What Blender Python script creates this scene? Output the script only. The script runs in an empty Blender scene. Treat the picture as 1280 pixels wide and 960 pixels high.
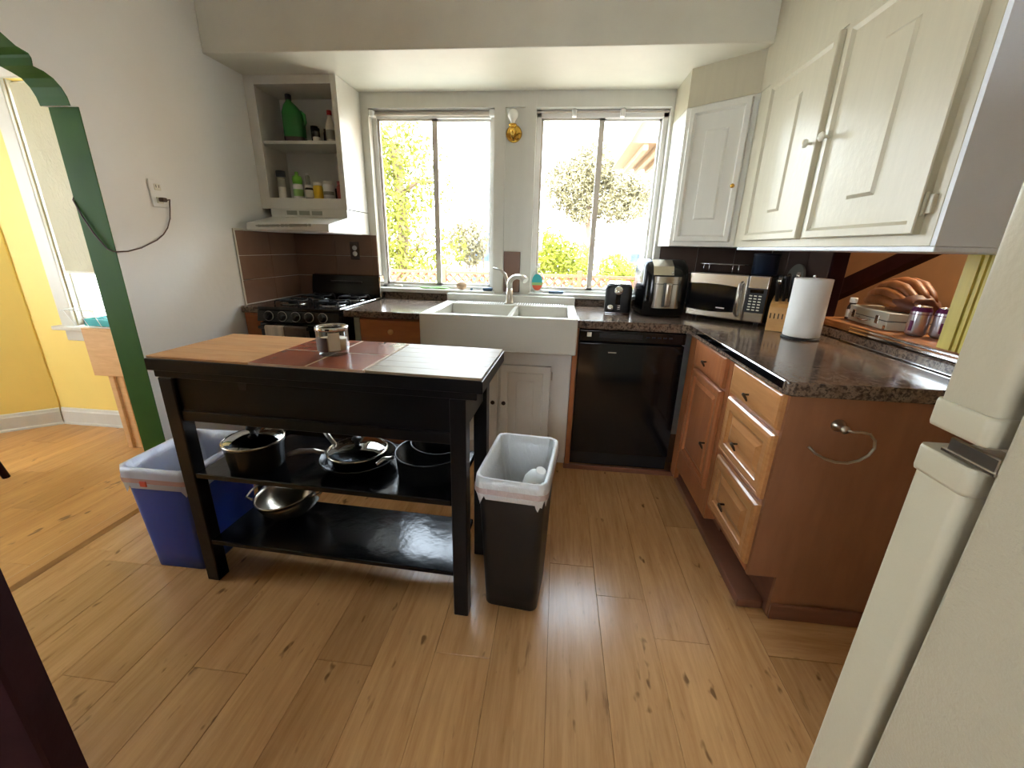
import bpy, bmesh, math, random
from mathutils import Matrix, Vector
random.seed(7)
sc = bpy.context.scene
COL = sc.collection
PI = math.pi
# ------------------------------------------------------------------ camera
cam_d = bpy.data.cameras.new('camera'); cam = bpy.data.objects.new('camera', cam_d); COL.objects.link(cam)
cam_d.sensor_fit = 'HORIZONTAL'; cam_d.sensor_width = 36.0; cam_d.lens = 36.0 * 520.48 / 1280.0
cam_d.clip_start = 0.02; cam_d.clip_end = 300
_p, _y, _r = [math.radians(a) for a in (18.2314, -5.6945, 1.4941)]
_f = Vector((math.sin(_y)*math.cos(_p), math.cos(_y)*math.cos(_p), -math.sin(_p)))
_rt = Vector((math.cos(_y), -math.sin(_y), 0)); _up = _rt.cross(_f)
_R = math.cos(_r)*_rt + math.sin(_r)*_up; _U = -math.sin(_r)*_rt + math.cos(_r)*_up
cam.matrix_world = Matrix(((_R.x, _U.x, -_f.x, 1.8555), (_R.y, _U.y, -_f.y, -2.9175), (_R.z, _U.z, -_f.z, 1.2828), (0, 0, 0, 1)))
sc.camera = cam
# ------------------------------------------------------------------ world, sun, exposure
W = bpy.data.worlds.new('sky'); sc.world = W; W.use_nodes = True
bg = W.node_tree.nodes['Background']; bg.inputs[1].default_value = 12.0
_wt = W.node_tree; _tc = _wt.nodes.new('ShaderNodeTexCoord'); _sx = _wt.nodes.new('ShaderNodeSeparateXYZ'); _rp = _wt.nodes.new('ShaderNodeValToRGB')
_rp.color_ramp.elements[0].position = 0.0; _rp.color_ramp.elements[0].color = (0.88, 0.95, 1.0, 1)      # hazy white horizon
_rp.color_ramp.elements[1].position = 0.9; _rp.color_ramp.elements[1].color = (0.68, 0.84, 1.0, 1)      # bluer overhead
_wt.links.new(_tc.outputs['Generated'], _sx.inputs[0]); _wt.links.new(_sx.outputs[2], _rp.inputs[0]); _wt.links.new(_rp.outputs[0], bg.inputs[0])
def light(name, kind, loc, energy, color=(1, 1, 1), **kw):
    d = bpy.data.lights.new(name, kind); d.energy = energy; d.color = color
    for k, v in kw.items(): setattr(d, k, v)
    o = bpy.data.objects.new(name, d); COL.objects.link(o); o.location = loc
    return o
sun = light('sun', 'SUN', (0, -6, 12), 7.0, (1.0, 0.96, 0.88), angle=0.01)
sun.rotation_euler = Vector((0.35, 0.75, -0.85)).to_track_quat('-Z', 'Y').to_euler()
vs = sc.view_settings
vs.view_transform = 'Standard'; vs.look = 'None'; vs.gamma = 1.0; vs.use_curve_mapping = False; vs.exposure = 0.8

# ------------------------------------------------------------------ materials
def lin(c):
    return tuple(((v/255)/12.92 if v/255 <= 0.04045 else (((v/255)+0.055)/1.055)**2.4) for v in c)
MATS = {}
class NT:
    def __init__(s, name):
        s.m = bpy.data.materials.new(name); s.m.use_nodes = True; s.t = s.m.node_tree; s.t.nodes.clear()
        s.out = s.n('ShaderNodeOutputMaterial'); MATS[name] = s.m
    def n(s, kind, **kw):
        o = s.t.nodes.new(kind)
        for k, v in kw.items(): setattr(o, k, v)
        return o
    def l(s, a, b): s.t.links.new(a, b)
    def coords(s, scale=(1, 1, 1), rand=False):
        tc = s.n('ShaderNodeTexCoord'); mp = s.n('ShaderNodeMapping'); mp.inputs['Scale'].default_value = scale
        s.l(tc.outputs['Object'], mp.inputs['Vector'])
        if rand:
            oi = s.n('ShaderNodeObjectInfo'); mu = s.n('ShaderNodeMath', operation='MULTIPLY'); mu.inputs[1].default_value = 37.0
            s.l(oi.outputs['Random'], mu.inputs[0]); s.l(mu.outputs[0], mp.inputs['Location'])
        return mp.outputs[0]
    def noise(s, vec, scale, detail=3, rough=0.5, dist=0):
        n = s.n('ShaderNodeTexNoise'); n.inputs['Scale'].default_value = scale; n.inputs['Detail'].default_value = detail
        n.inputs['Roughness'].default_value = rough; n.inputs['Distortion'].default_value = dist; s.l(vec, n.inputs['Vector']); return n.outputs['Fac']
    def ramp(s, fac, stops, interp='LINEAR'):
        r = s.n('ShaderNodeValToRGB'); r.color_ramp.interpolation = interp; e = r.color_ramp.elements
        while len(e) < len(stops): e.new(0.5)
        for q, (p, c) in zip(e, stops): q.position = p; q.color = (*c, 1)
        s.l(fac, r.inputs[0]); return r.outputs[0]
    def mix(s, fac, a, b, mode='MIX'):
        m = s.n('ShaderNodeMix', data_type='RGBA', blend_type=mode)
        for sock, v in ((m.inputs[0], fac), (m.inputs[6], a), (m.inputs[7], b)):
            if hasattr(v, 'links'): s.l(v, sock)
            elif isinstance(v, tuple): sock.default_value = (*v[:3], 1)
            else: sock.default_value = v
        return m.outputs[2]
    def bsdf(s, color, rough=0.5, metal=0.0, spec=0.5, coat=0.0, bump=None, bstr=0.2, bdist=0.01, trans=0.0, ior=1.45, rough_l=None, emis=None, sheen=0):
        b = s.n('ShaderNodeBsdfPrincipled')
        if hasattr(color, 'links'): s.l(color, b.inputs['Base Color'])
        else: b.inputs['Base Color'].default_value = (*color, 1)
        b.inputs['Roughness'].default_value = rough; b.inputs['Metallic'].default_value = metal
        b.inputs['Specular IOR Level'].default_value = spec; b.inputs['Coat Weight'].default_value = coat
        b.inputs['Transmission Weight'].default_value = trans; b.inputs['IOR'].default_value = ior
        if rough_l is not None: s.l(rough_l, b.inputs['Roughness'])
        if bump is not None:
            bm_ = s.n('ShaderNodeBump'); bm_.inputs['Strength'].default_value = bstr; bm_.inputs['Distance'].default_value = bdist
            s.l(bump, bm_.inputs['Height']); s.l(bm_.outputs[0], b.inputs['Normal'])
        if emis: b.inputs['Emission Color'].default_value = (*emis[0], 1); b.inputs['Emission Strength'].default_value = emis[1]
        s.l(b.outputs[0], s.out.inputs['Surface']); return b
def plain(name, rgb, rough=0.5, metal=0.0, spec=0.5, var=0.06, vscale=6.0, stretch=(1, 1, 1), bscale=0, bstr=0.15, coat=0.0, rand=False):
    t = NT(name); c = lin(rgb); v = t.coords(stretch, rand)
    f = t.noise(v, vscale, 4)
    col = t.ramp(f, [(0.3, tuple(max(0, x*(1-var)) for x in c)), (0.7, tuple(min(1, x*(1+var)) for x in c))])
    b = t.noise(t.coords((1, 1, 1)), bscale, 3) if bscale else None
    t.bsdf(col, rough, metal, spec, coat, b, bstr)
    return t.m
def wood(name, c1, c2, stretch, rough=0.45, scale=9.0, knots=False, coat=0.0, rand=True, dark=None, spec=0.5, tint=0.1):
    t = NT(name); v = t.coords(stretch, rand)
    a = t.noise(v, scale, 6, 0.62, 0.6); b = t.noise(v, scale*4.2, 3, 0.6, 0.2)
    col = t.ramp(a, [(0.25, lin(c1)), (0.75, lin(c2))])
    col = t.mix(0.35, col, t.ramp(b, [(0.3, lin(c1)), (0.7, lin(c2))]))
    if rand:
        oi = t.n('ShaderNodeObjectInfo')
        col = t.mix(1.0, col, t.ramp(oi.outputs['Random'], [(0, (1-tint*1.6,)*3), (1, (1.0, 1.0, 1.0))]), 'MULTIPLY')
    if knots:
        kv = t.coords((1.0, 0.42, 1.0), rand); k = t.noise(kv, 23.0, 2, 0.5)
        col = t.mix(t.ramp(k, [(0.69, (0, 0, 0)), (0.75, (0.75, 0.75, 0.75))]), col, tuple(x*0.42 for x in lin(dark or c1)))
        kv2 = t.coords((3.2, 0.55, 1.0), rand); k2 = t.noise(kv2, 14.0, 3, 0.6)
        col = t.mix(t.ramp(k2, [(0.64, (0, 0, 0)), (0.78, (0.5, 0.5, 0.5))]), col, tuple(x*0.55 for x in lin(dark or c1)))
    t.bsdf(col, rough, 0, spec, coat, b, 0.05)
    return t.m
M = {}
M['wall'] = plain('wall_paint', (236, 236, 232), 0.42, var=0.02, vscale=3, bscale=26, bstr=0.10)
M['ceil'] = plain('ceiling_paint', (216, 211, 194), 0.45, var=0.05, vscale=4, bscale=10, bstr=0.12)
M['white_paint'] = plain('white_gloss_paint', (214, 211, 200), 0.33, var=0.025, vscale=5, stretch=(4, 4, 0.6), bscale=30, bstr=0.05)
M['cream_paint'] = plain('cream_gloss_paint', (190, 182, 158), 0.33, var=0.03, vscale=9, stretch=(6, 6, 0.5), bscale=40, bstr=0.08)
M['grey_paint'] = plain('grey_side_paint', (226, 231, 238), 0.5, var=0.03, bscale=60, bstr=0.06)
M['yellow'] = plain('yellow_wall_paint', (250, 220, 124), 0.5, var=0.03, vscale=3, bscale=25, bstr=0.08)
M['green'] = plain('green_gloss_paint', (50, 92, 28), 0.55, spec=0.2, var=0.12, vscale=4, bscale=14, bstr=0.10)
M['brown_wall'] = plain('tan_brown_wall_paint', (168, 132, 94), 0.6, var=0.05, bscale=30, bstr=0.05)
M['maroon'] = plain('dark_maroon_paint', (40, 17, 21), 0.6, spec=0.12, var=0.2, vscale=12, bscale=40, bstr=0.1)
M['yelgreen'] = plain('yellow_green_trim_paint', (196, 178, 88), 0.4, var=0.08, stretch=(8, 8, 1))
M['plank'] = wood('floor_plank_oak', (168, 120, 74), (212, 166, 114), (9, 0.7, 1), 0.22, 2.2, True, dark=(120, 80, 45), tint=0.10)
M['plank_warm'] = wood('floor_plank_warm_oak', (180, 126, 70), (220, 170, 106), (9, 0.7, 1), 0.34, 2.2, True, dark=(140, 90, 45), tint=0.10)
M['floor_base'] = plain('floor_underlay', (132, 96, 62), 0.7)
M['threshold'] = wood('threshold_wood', (164, 112, 62), (196, 146, 88), (9, 0.7, 1), 0.35, 2.2, rand=False)
M['cab'] = wood('cherry_cabinet_wood', (140, 82, 48), (176, 112, 70), (7, 7, 0.8), 0.32, 3.0, coat=0.2, rand=False)
M['cab_light'] = wood('light_drawer_wood', (176, 118, 68), (206, 150, 98), (7, 0.9, 7), 0.28, 3.0, coat=0.3, tint=0.12)
M['cab_side'] = plain('brown_end_panel', (146, 98, 68), 0.5, var=0.08, vscale=30, stretch=(1, 1, 0.2))
M['cab_trim'] = plain('reddish_brown_base_trim', (124, 80, 60), 0.45, var=0.15, stretch=(1, 1, 6))
M['drawer_wood'] = wood('orange_brown_drawer_wood', (146, 84, 44), (176, 108, 60), (0.8, 5, 5), 0.4, 3.0, rand=False)
M['blackwood'] = plain('black_painted_wood', (10, 10, 12), 0.30, spec=0.3, var=0.25, vscale=14, stretch=(0.5, 6, 6), bscale=40, bstr=0.06)
M['blackshelf'] = plain('glossy_black_shelf', (10, 10, 13), 0.16, var=0.2, vscale=10, stretch=(0.5, 8, 8), bscale=22, bstr=0.10)
M['block1'] = wood('butcher_block_pine', (184, 126, 72), (222, 176, 124), (0.9, 8, 8), 0.5, 3.0, rand=True, tint=0.08, spec=0.3)
M['block2'] = wood('worn_greyish_butcher_block', (134, 116, 88), (164, 146, 114), (0.9, 8, 8), 0.42, 3.0, rand=True, tint=0.10, spec=0.35)
M['redtile'] = plain('red_brown_tile', (138, 78, 58), 0.22, var=0.14, vscale=7, rand=True)
M['grout'] = plain('pale_grout', (206, 178, 150), 0.8)
M['sink_paint'] = plain('sink_cabinet_white_paint', (216, 210, 200), 0.45, var=0.04, vscale=7, bscale=30, bstr=0.06)  # separately tuned white for the sink cabinet
M['steel'] = plain('brushed_stainless', (196, 190, 178), 0.24, 1.0, var=0.04, vscale=20, stretch=(1, 1, 30))
M['chrome'] = plain('chrome', (225, 225, 225), 0.08, 1.0, var=0.01)
M['nickel'] = plain('brushed_nickel', (190, 184, 172), 0.28, 1.0, var=0.03)
M['brass'] = plain('polished_brass', (214, 170, 78), 0.15, 1.0, var=0.04)
M['bronze'] = plain('dark_bronze', (70, 54, 38), 0.4, 0.8, var=0.1)
M['black'] = plain('black_enamel', (12, 12, 14), 0.16, var=0.1)
M['black_matte'] = plain('black_plastic', (22, 22, 24), 0.45, var=0.1)
M['black_gloss'] = plain('black_gloss_panel', (10, 11, 16), 0.10, var=0.1, spec=0.6)
M['castiron'] = plain('cast_iron', (26, 26, 28), 0.5, 0.3, var=0.2, bscale=60, bstr=0.2)
M['pan'] = plain('dark_nonstick', (30, 31, 33), 0.24, 0.35, var=0.1)
M['porcelain'] = plain('white_fireclay', (206, 202, 190), 0.18, var=0.015)
M['almond'] = plain('almond_textured_enamel', (168, 159, 138), 0.42, var=0.02, vscale=8, bscale=240, bstr=0.22)
M['almond_door'] = plain('almond_door_enamel', (178, 170, 148), 0.34, var=0.015, vscale=8, bscale=120, bstr=0.06)
M['gasket'] = plain('grey_gasket', (84, 86, 92), 0.7)
M['bluebin'] = plain('blue_plastic', (10, 56, 150), 0.38, var=0.05)
M['teal'] = plain('teal_silicone', (60, 176, 176), 0.45, var=0.06)
M['softwood'] = wood('pale_plywood', (206, 156, 100), (230, 184, 130), (1.2, 1.2, 7), 0.5, 3.0, rand=False)
M['bamboo'] = wood('knife_block_wood', (186, 132, 72), (214, 166, 102), (1.2, 6, 6), 0.45, 4.0, rand=False)
M['ledgewood'] = wood('worn_ledge_wood', (120, 74, 40), (184, 122, 70), (6, 1.0, 6), 0.35, 4.0, rand=False)
M['leather'] = plain('brown_leather', (138, 80, 32), 0.5, var=0.18, vscale=14, bscale=60, bstr=0.15)
M['darkleather'] = plain('dark_leather', (92, 46, 24), 0.5, var=0.2, vscale=14)
M['paper'] = plain('white_paper', (232, 230, 224), 0.9, spec=0.1, var=0.015, bscale=90, bstr=0.15)
M['offwhite'] = plain('offwhite_plastic', (226, 222, 206), 0.4, var=0.02)
M['white'] = plain('white_plastic', (238, 238, 234), 0.4, var=0.02)
M['bottle_green'] = plain('green_plastic', (40, 118, 52), 0.25, var=0.1)
M['lime'] = plain('lime_green_plastic', (120, 190, 60), 0.35, var=0.05)
M['red'] = plain('red_plastic', (186, 46, 40), 0.4, var=0.05)
M['orange_red'] = plain('orange_red_band', (226, 96, 62), 0.5, var=0.05)
M['pinkred'] = plain('pink_red_jar', (176, 82, 76), 0.4, var=0.06)
M['mustard'] = plain('yellow_label', (222, 186, 40), 0.4, var=0.05)
M['darkbrown'] = plain('dark_brown_glass', (50, 34, 26), 0.25, var=0.1)
M['darkblue'] = plain('dark_blue_enamel', (26, 36, 54), 0.35, var=0.1)
M['greygreen'] = plain('grey_green_board', (150, 150, 134), 0.5, var=0.06)
M['stone'] = plain('tan_stone', (196, 166, 134), 0.7, var=0.15, vscale=30)
M['leafgreen'] = plain('pale_green_plastic', (150, 196, 120), 0.45, var=0.08)
M['bluegrey'] = plain('blue_grey_plastic', (70, 98, 120), 0.45, var=0.06)
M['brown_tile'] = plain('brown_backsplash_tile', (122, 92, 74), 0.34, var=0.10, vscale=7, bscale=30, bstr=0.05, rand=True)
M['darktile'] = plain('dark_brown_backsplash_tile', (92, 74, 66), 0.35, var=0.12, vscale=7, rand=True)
M['silvercase'] = plain('aluminium_case', (216, 220, 206), 0.35, 0.4, var=0.03)
M['canside'] = plain('silver_can', (186, 182, 190), 0.28, 0.8, var=0.06)
M['purple'] = plain('purple_print', (98, 26, 84), 0.3, var=0.08)
M['label_dark'] = plain('dark_label_print', (70, 44, 34), 0.5, var=0.4, vscale=60)
M['wax'] = plain('cream_wax', (214, 190, 150), 0.5, var=0.04)
M['alu'] = plain('aluminium_window_frame', (226, 224, 218), 0.38, 0.0, var=0.04)  # pale and non-metallic: window flare put into the colour
M['alu_dark'] = plain('flare_lightened_aluminium', (206, 196, 182), 0.4, 0.0, var=0.08)  # lightened too, glare over the backlit sash put into the colour
M['towel_light'] = plain('striped_towel', (196, 186, 168), 0.9, var=0.3, vscale=40, stretch=(1, 1, 0.02), spec=0.1)
M['towel_dark'] = plain('grey_brown_towel', (104, 94, 86), 0.9, var=0.15, vscale=60, spec=0.1)
M['cord'] = plain('brown_cord', (92, 72, 60), 0.5)
M['concrete'] = plain('pale_paving', (190, 184, 170), 0.9, var=0.1)
M['fence'] = wood('redwood_lattice', (116, 68, 44), (138, 86, 60), (3, 3, 3), 0.7, 3, rand=False)
M['leaf1'] = plain('yellow_green_leaf', (116, 118, 44), 0.7, spec=0.2, var=0.5, vscale=3)
M['leaf2'] = plain('grey_green_leaf', (116, 107, 78), 0.7, spec=0.2, var=0.4, vscale=1.5)
M['leaf3'] = plain('bright_leaf', (124, 128, 40), 0.7, spec=0.2, var=0.45, vscale=3)
M['bark'] = plain('bark', (112, 92, 74), 0.9, var=0.2, vscale=10)
M['stucco'] = plain('pale_stucco', (214, 206, 196), 0.9, var=0.04)
M['eave'] = plain('tan_eave_board', (140, 114, 86), 0.8, var=0.06)
M['roof'] = plain('grey_roof', (150, 158, 170), 0.8, var=0.1)
M['bluetarp'] = plain('blue_grey_shingle', (60, 72, 92), 0.8, var=0.4, vscale=3)
def granite(name):
    t = NT(name); v = t.coords((1, 1, 1))
    a = t.noise(v, 75, 5, 0.7); b = t.noise(v, 24, 4, 0.6)
    col = t.ramp(a, [(0.32, lin((34, 28, 26))), (0.45, lin((74, 61, 53))), (0.55, lin((130, 112, 96))), (0.68, lin((70, 60, 56)))])
    col = t.mix(t.ramp(b, [(0.45, (0, 0, 0)), (0.7, (0.6, 0.6, 0.6))]), col, lin((96, 72, 56)))
    t.bsdf(col, 0.14, 0, 0.5); return t.m
M['granite'] = granite('brown_granite_laminate')
def glass_thin(name, tint=(1, 1, 1), gloss=1.0):
    t = NT(name); tr = t.n('ShaderNodeBsdfTransparent'); tr.inputs[0].default_value = (*tint, 1)
    gl = t.n('ShaderNodeBsdfGlossy'); gl.inputs['Roughness'].default_value = 0.02
    fr = t.n('ShaderNodeFresnel'); ge = t.n('ShaderNodeNewGeometry'); io = t.n('ShaderNodeMapRange')   # same reflectance from both faces of the sheet
    io.inputs['To Min'].default_value = 1.45; io.inputs['To Max'].default_value = 1/1.45
    t.l(ge.outputs['Backfacing'], io.inputs['Value']); t.l(io.outputs[0], fr.inputs[0])
    mu = t.n('ShaderNodeMath', operation='MULTIPLY'); mu.inputs[1].default_value = gloss; t.l(fr.outputs[0], mu.inputs[0])
    mx = t.n('ShaderNodeMixShader'); t.l(mu.outputs[0], mx.inputs[0]); t.l(tr.outputs[0], mx.inputs[1]); t.l(gl.outputs[0], mx.inputs[2])
    t.l(mx.outputs[0], t.out.inputs[0]); return t.m
M['pane'] = glass_thin('window_glass')
M['clear'] = glass_thin('clear_jar_glass', (0.93, 0.95, 0.95), 1.4)
M['lidglass'] = glass_thin('lid_glass', (0.6, 0.64, 0.66), 4.0)
M['bulb'] = plain('frosted_bulb', (236, 234, 226), 0.25, var=0.01)
def thin_film(name, rgb, transp, gl=0.15, transl=0.45):
    t = NT(name); c = (*lin(rgb), 1)
    df = t.n('ShaderNodeBsdfDiffuse'); df.inputs[0].default_value = c
    ts = t.n('ShaderNodeBsdfTranslucent'); ts.inputs[0].default_value = c
    gs = t.n('ShaderNodeBsdfGlossy'); gs.inputs['Roughness'].default_value = 0.25
    tr = t.n('ShaderNodeBsdfTransparent')
    bp = t.n('ShaderNodeBump'); bp.inputs['Strength'].default_value = 0.5; bp.inputs['Distance'].default_value = 0.01
    t.l(t.noise(t.coords((1, 1, 0.5)), 45, 3, 0.6, 1.0), bp.inputs['Height'])
    for q in (df, gs): t.l(bp.outputs[0], q.inputs['Normal'])
    def mx(f, a, b):
        m = t.n('ShaderNodeMixShader'); m.inputs[0].default_value = f; t.l(a.outputs[0], m.inputs[1]); t.l(b.outputs[0], m.inputs[2]); return m
    m = mx(transp, mx(gl, mx(transl, df, ts), gs), tr) if transp else mx(gl, mx(transl, df, ts), gs)
    t.l(m.outputs[0], t.out.inputs[0]); return t.m
M['liner'] = thin_film('white_plastic_film', (246, 247, 247), 0.02, 0.12, 0.35)
M['liner_blue'] = thin_film('thin_plastic_film', (236, 240, 246), 0.20)
M['shade'] = thin_film('cream_window_shade', (206, 200, 172), 0.0, 0.02, 0.10)

# ------------------------------------------------------------------ mesh builder
class MB:
    def __init__(s, X=None): s.bm = bmesh.new(); s.X = X or Matrix.Identity(4)
    def _v(s, p): return s.bm.verts.new(s.X @ Vector(p))
    def _f(s, vs, smooth=False):
        try: f = s.bm.faces.new(vs)
        except ValueError: return None
        f.smooth = smooth; return f
    def box(s, x0, x1, y0, y1, z0, z1, bev=0.0, seg=1):
        x0, x1 = min(x0, x1), max(x0, x1); y0, y1 = min(y0, y1), max(y0, y1); z0, z1 = min(z0, z1), max(z0, z1)
        v = [s._v(p) for p in ((x0, y0, z0), (x1, y0, z0), (x1, y1, z0), (x0, y1, z0), (x0, y0, z1), (x1, y0, z1), (x1, y1, z1), (x0, y1, z1))]
        fs = [s._f([v[i] for i in q]) for q in ((3, 2, 1, 0), (4, 5, 6, 7), (0, 1, 5, 4), (1, 2, 6, 5), (2, 3, 7, 6), (3, 0, 4, 7))]
        if bev > 0:
            es = list({e for f in fs for e in f.edges})
            r = bmesh.ops.bevel(s.bm, geom=es, offset=bev, segments=seg, profile=0.5, affect='EDGES')
            if seg > 1:
                for f in r['faces']: f.smooth = True
        return s
    def loft(s, loops, cap0=True, cap1=True, smooth=True, closed=True):
        L = [[s._v(p) for p in lp] for lp in loops]; n = len(L[0])
        for a, b in zip(L[:-1], L[1:]):
            for i in range(n if closed else n-1):
                j = (i+1) % n; s._f([a[i], a[j], b[j], b[i]], smooth)
        if cap0: s._f(list(reversed(L[0])))
        if cap1: s._f(L[-1])
        return s
    def lathe(s, prof, c=(0, 0, 0), n=24, axis='Z', smooth=True, cap0=True, cap1=True):
        lp = []
        for r, h in prof:
            q = []
            for i in range(n):
                a = 2*PI*i/n; u, v = r*math.cos(a), r*math.sin(a)
                q.append({'Z': (c[0]+u, c[1]+v, c[2]+h), 'Y': (c[0]+u, c[1]-h, c[2]+v), 'X': (c[0]-h, c[1]+u, c[2]+v)}[axis])
            if axis == 'X': q.reverse()
            lp.append(q)
        return s.loft(lp, cap0, cap1, smooth)
    def tube(s, pts, r, n=8, caps=True, closed=False):
        pts = [Vector(p) for p in pts]; m = len(pts); loops = []
        nrm = None
        for i, p in enumerate(pts):
            if closed: t = (pts[(i+1) % m]-pts[i-1])
            else: t = pts[min(i+1, m-1)]-pts[max(i-1, 0)]
            t.normalize()
            if nrm is None: nrm = t.orthogonal().normalized()
            nrm = (nrm - t*nrm.dot(t))
            nrm = nrm.normalized() if nrm.length > 1e-6 else t.orthogonal().normalized()
            b = t.cross(nrm); rr = r[i] if isinstance(r, (list, tuple)) else r
            loops.append([tuple(p+(nrm*math.cos(2*PI*k/n)+b*math.sin(2*PI*k/n))*rr) for k in range(n)])
        if closed: loops.append(loops[0]); caps = False
        return s.loft(loops, caps, caps)
    def prism(s, poly, a0, a1, plane='XZ', bev=0):
        # poly points (u, v); extruded along the missing axis
        mp = {'XZ': lambda u, v, a: (u, a, v), 'YZ': lambda u, v, a: (a, u, v), 'XY': lambda u, v, a: (u, v, a)}[plane]
        A = [s._v(mp(u, v, a0)) for u, v in poly]; B = [s._v(mp(u, v, a1)) for u, v in poly]; n = len(A)
        fs = [s._f(list(reversed(A))), s._f(B)]
        for i in range(n): fs.append(s._f([A[i], A[(i+1) % n], B[(i+1) % n], B[i]]))
        if bev:
            es = list({e for f in fs if f for e in f.edges}); bmesh.ops.bevel(s.bm, geom=es, offset=bev, segments=2, profile=0.5, affect='EDGES')
        return s
    def panel(s, T, w, h, rings):
        # moulded panel: local frame T maps (u, v, n); rings are (inset, height)
        X0 = s.X; s.X = X0 @ T; lp = []
        for rg in rings:
            i, j, z = rg if len(rg) == 3 else (rg[0], rg[0], rg[1])
            lp.append([(i, j, z), (w-i, j, z), (w-i, h-j, z), (i, h-j, z)])
        s.loft(lp, True, True, False); s.X = X0; return s
    def ellipsoid(s, c, r, n=16, m=10):
        lp = []
        for j in range(1, m):
            t = PI*j/m; lp.append([(c[0]+r[0]*math.sin(t)*math.cos(2*PI*i/n), c[1]+r[1]*math.sin(t)*math.sin(2*PI*i/n), c[2]-r[2]*math.cos(t)) for i in range(n)])
        return s.loft(lp, True, True)
    def build(s, name, mat, parent=None, loc=None):
        me = bpy.data.meshes.new(name); bmesh.ops.recalc_face_normals(s.bm, faces=s.bm.faces[:]); s.bm.to_mesh(me); s.bm.free()
        me.materials.append(M[mat] if isinstance(mat, str) else mat)
        o = bpy.data.objects.new(name, me); COL.objects.link(o)
        if parent is not None:
            o.parent = parent
            if parent.get('_w'): o.matrix_parent_inverse = Matrix.Translation(-parent.location)
        elif loc is not None: o.location = loc
        return o
def link(name, me, parent=None, loc=(0, 0, 0), rotz=0):
    o = bpy.data.objects.new(name, me); COL.objects.link(o); o.location = loc; o.rotation_euler = (0, 0, rotz)
    if parent is not None: o.parent = parent
    return o
def thing(name, label, cat, loc=(0, 0, 0), rotz=0, group=None, world=False):
    o = bpy.data.objects.new(name, None); COL.objects.link(o); o.location = loc; o.rotation_euler = (0, 0, rotz)
    o.empty_display_size = 0.05; o['label'] = label; o['category'] = cat
    if group: o['group'] = group
    if world: o['_w'] = 1
    return o
def tag(o, label, cat, group=None, kind=None):
    o['label'] = label; o['category'] = cat
    if group: o['group'] = group
    if kind: o['kind'] = kind
    return o
def struct(o, label=None):
    o['kind'] = 'structure'
    if label: o['label'] = label
    return o
def frame(o, u, n):
    # matrix for panel(): origin o, u axis, v = world up, n outward
    u = Vector(u).normalized(); n = Vector(n).normalized(); v = n.cross(u)
    return Matrix(((u.x, v.x, n.x, o[0]), (u.y, v.y, n.y, o[1]), (u.z, v.z, n.z, o[2]), (0, 0, 0, 1)))
def rrect(w, d, r, z, n=5, cx=0, cy=0):
    r = min(r, w/2-1e-4, d/2-1e-4); p = []
    for sx, sy, a0 in ((1, 1, 0), (-1, 1, 90), (-1, -1, 180), (1, -1, 270)):
        for i in range(n+1):
            a = math.radians(a0+90*i/n); p.append((cx+sx*(w/2-r)+r*math.cos(a), cy+sy*(d/2-r)+r*math.sin(a), z))
    return p
def at(x, y, z=0, rot=0, tilt=None):
    m = Matrix.Translation((x, y, z)) @ Matrix.Rotation(rot, 4, 'Z')
    return m @ tilt if tilt else m

# ================================================================== SETTING
ZS = 2.175; ZC = 2.55
# ---- floors
fl = struct(MB().box(-3.0, 6.0, -4.6, 0.14, -0.12, -0.014).build('floor', 'floor_base'))
pm = {}
def plank(x0, x1, y0, y1, mat, along='Y', z=0.0):
    g = 0.0005
    w, l = (x1-x0, y1-y0) if along == 'Y' else (y1-y0, x1-x0)
    key = (round(w, 3), round(l, 3), mat)
    if key not in pm:
        b = MB().box(-w/2+g, w/2-g, -l/2+g, l/2-g, -0.012, 0, 0.0006)
        me = bpy.data.meshes.new('plank'); b.bm.to_mesh(me); b.bm.free(); me.materials.append(M[mat]); pm[key] = me
    o = link('plank', pm[key], fl, ((x0+x1)/2, (y0+y1)/2, z), 0 if along == 'Y' else PI/2)
PW = 0.185
joint = {1.892: -1.45, 2.077: -1.60}
k = -11
x = 1.892 + PW*k
Lp = 1.22
while x < 2.63:
    x1 = x+PW; xa = max(x, -0.125)
    j = joint.get(round(x, 3), -0.62 - ((k*0.47) % 1.0)*Lp)
    if abs(x-(1.892-9*PW)) < 0.01 or abs(x-(1.892-10*PW)) < 0.01: j = -1.685
    ys = [-0.45]; q = j
    while q > -0.45-0.15: q -= Lp
    while q > -3.9: ys.append(q); q -= Lp
    ys.append(-4.5)
    for a, b in zip(ys[:-1], ys[1:]): plank(xa, min(x1, 2.63 if b > -1.7 else 9), b, a, 'plank')
    x = x1; k += 1
    if k > 40: break
xe = x
plank(xe, 2.76, -1.02, -0.45, 'plank'); plank(xe, 2.76, -1.60, -1.02, 'plank')
plank(max(xe, 2.632), 3.7, -1.785, -1.60, 'plank', 'X')
for i in range(4):
    xa = xe + i*PW
    yj = -1.785-0.35-0.2*(i % 2)*2
    plank(xa, xa+PW, yj, -1.787, 'plank'); plank(xa, xa+PW, yj-Lp, yj, 'plank'); plank(xa, xa+PW, -4.5, yj-Lp, 'plank')
k = 0; x = -0.208
while x > -2.75:
    x0 = x-PW; q = -0.53-((k*0.37) % 1.0)*Lp; ys = [-0.5]
    while q > -0.65: q -= Lp
    while q > -3.9: ys.append(q); q -= Lp
    ys.append(-4.5)
    for a, b in zip(ys[:-1], ys[1:]): plank(x0, x, b, a, 'plank_warm')
    x = x0; k += 1
struct(MB().prism([(-0.212, -0.012), (-0.212, 0.003), (-0.195, 0.012), (-0.14, 0.012), (-0.122, 0.001), (-0.122, -0.012)], -2.93, -1.262, 'XZ').build('trim_1', 'threshold'), 'wooden threshold strip between the two rooms')
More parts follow.
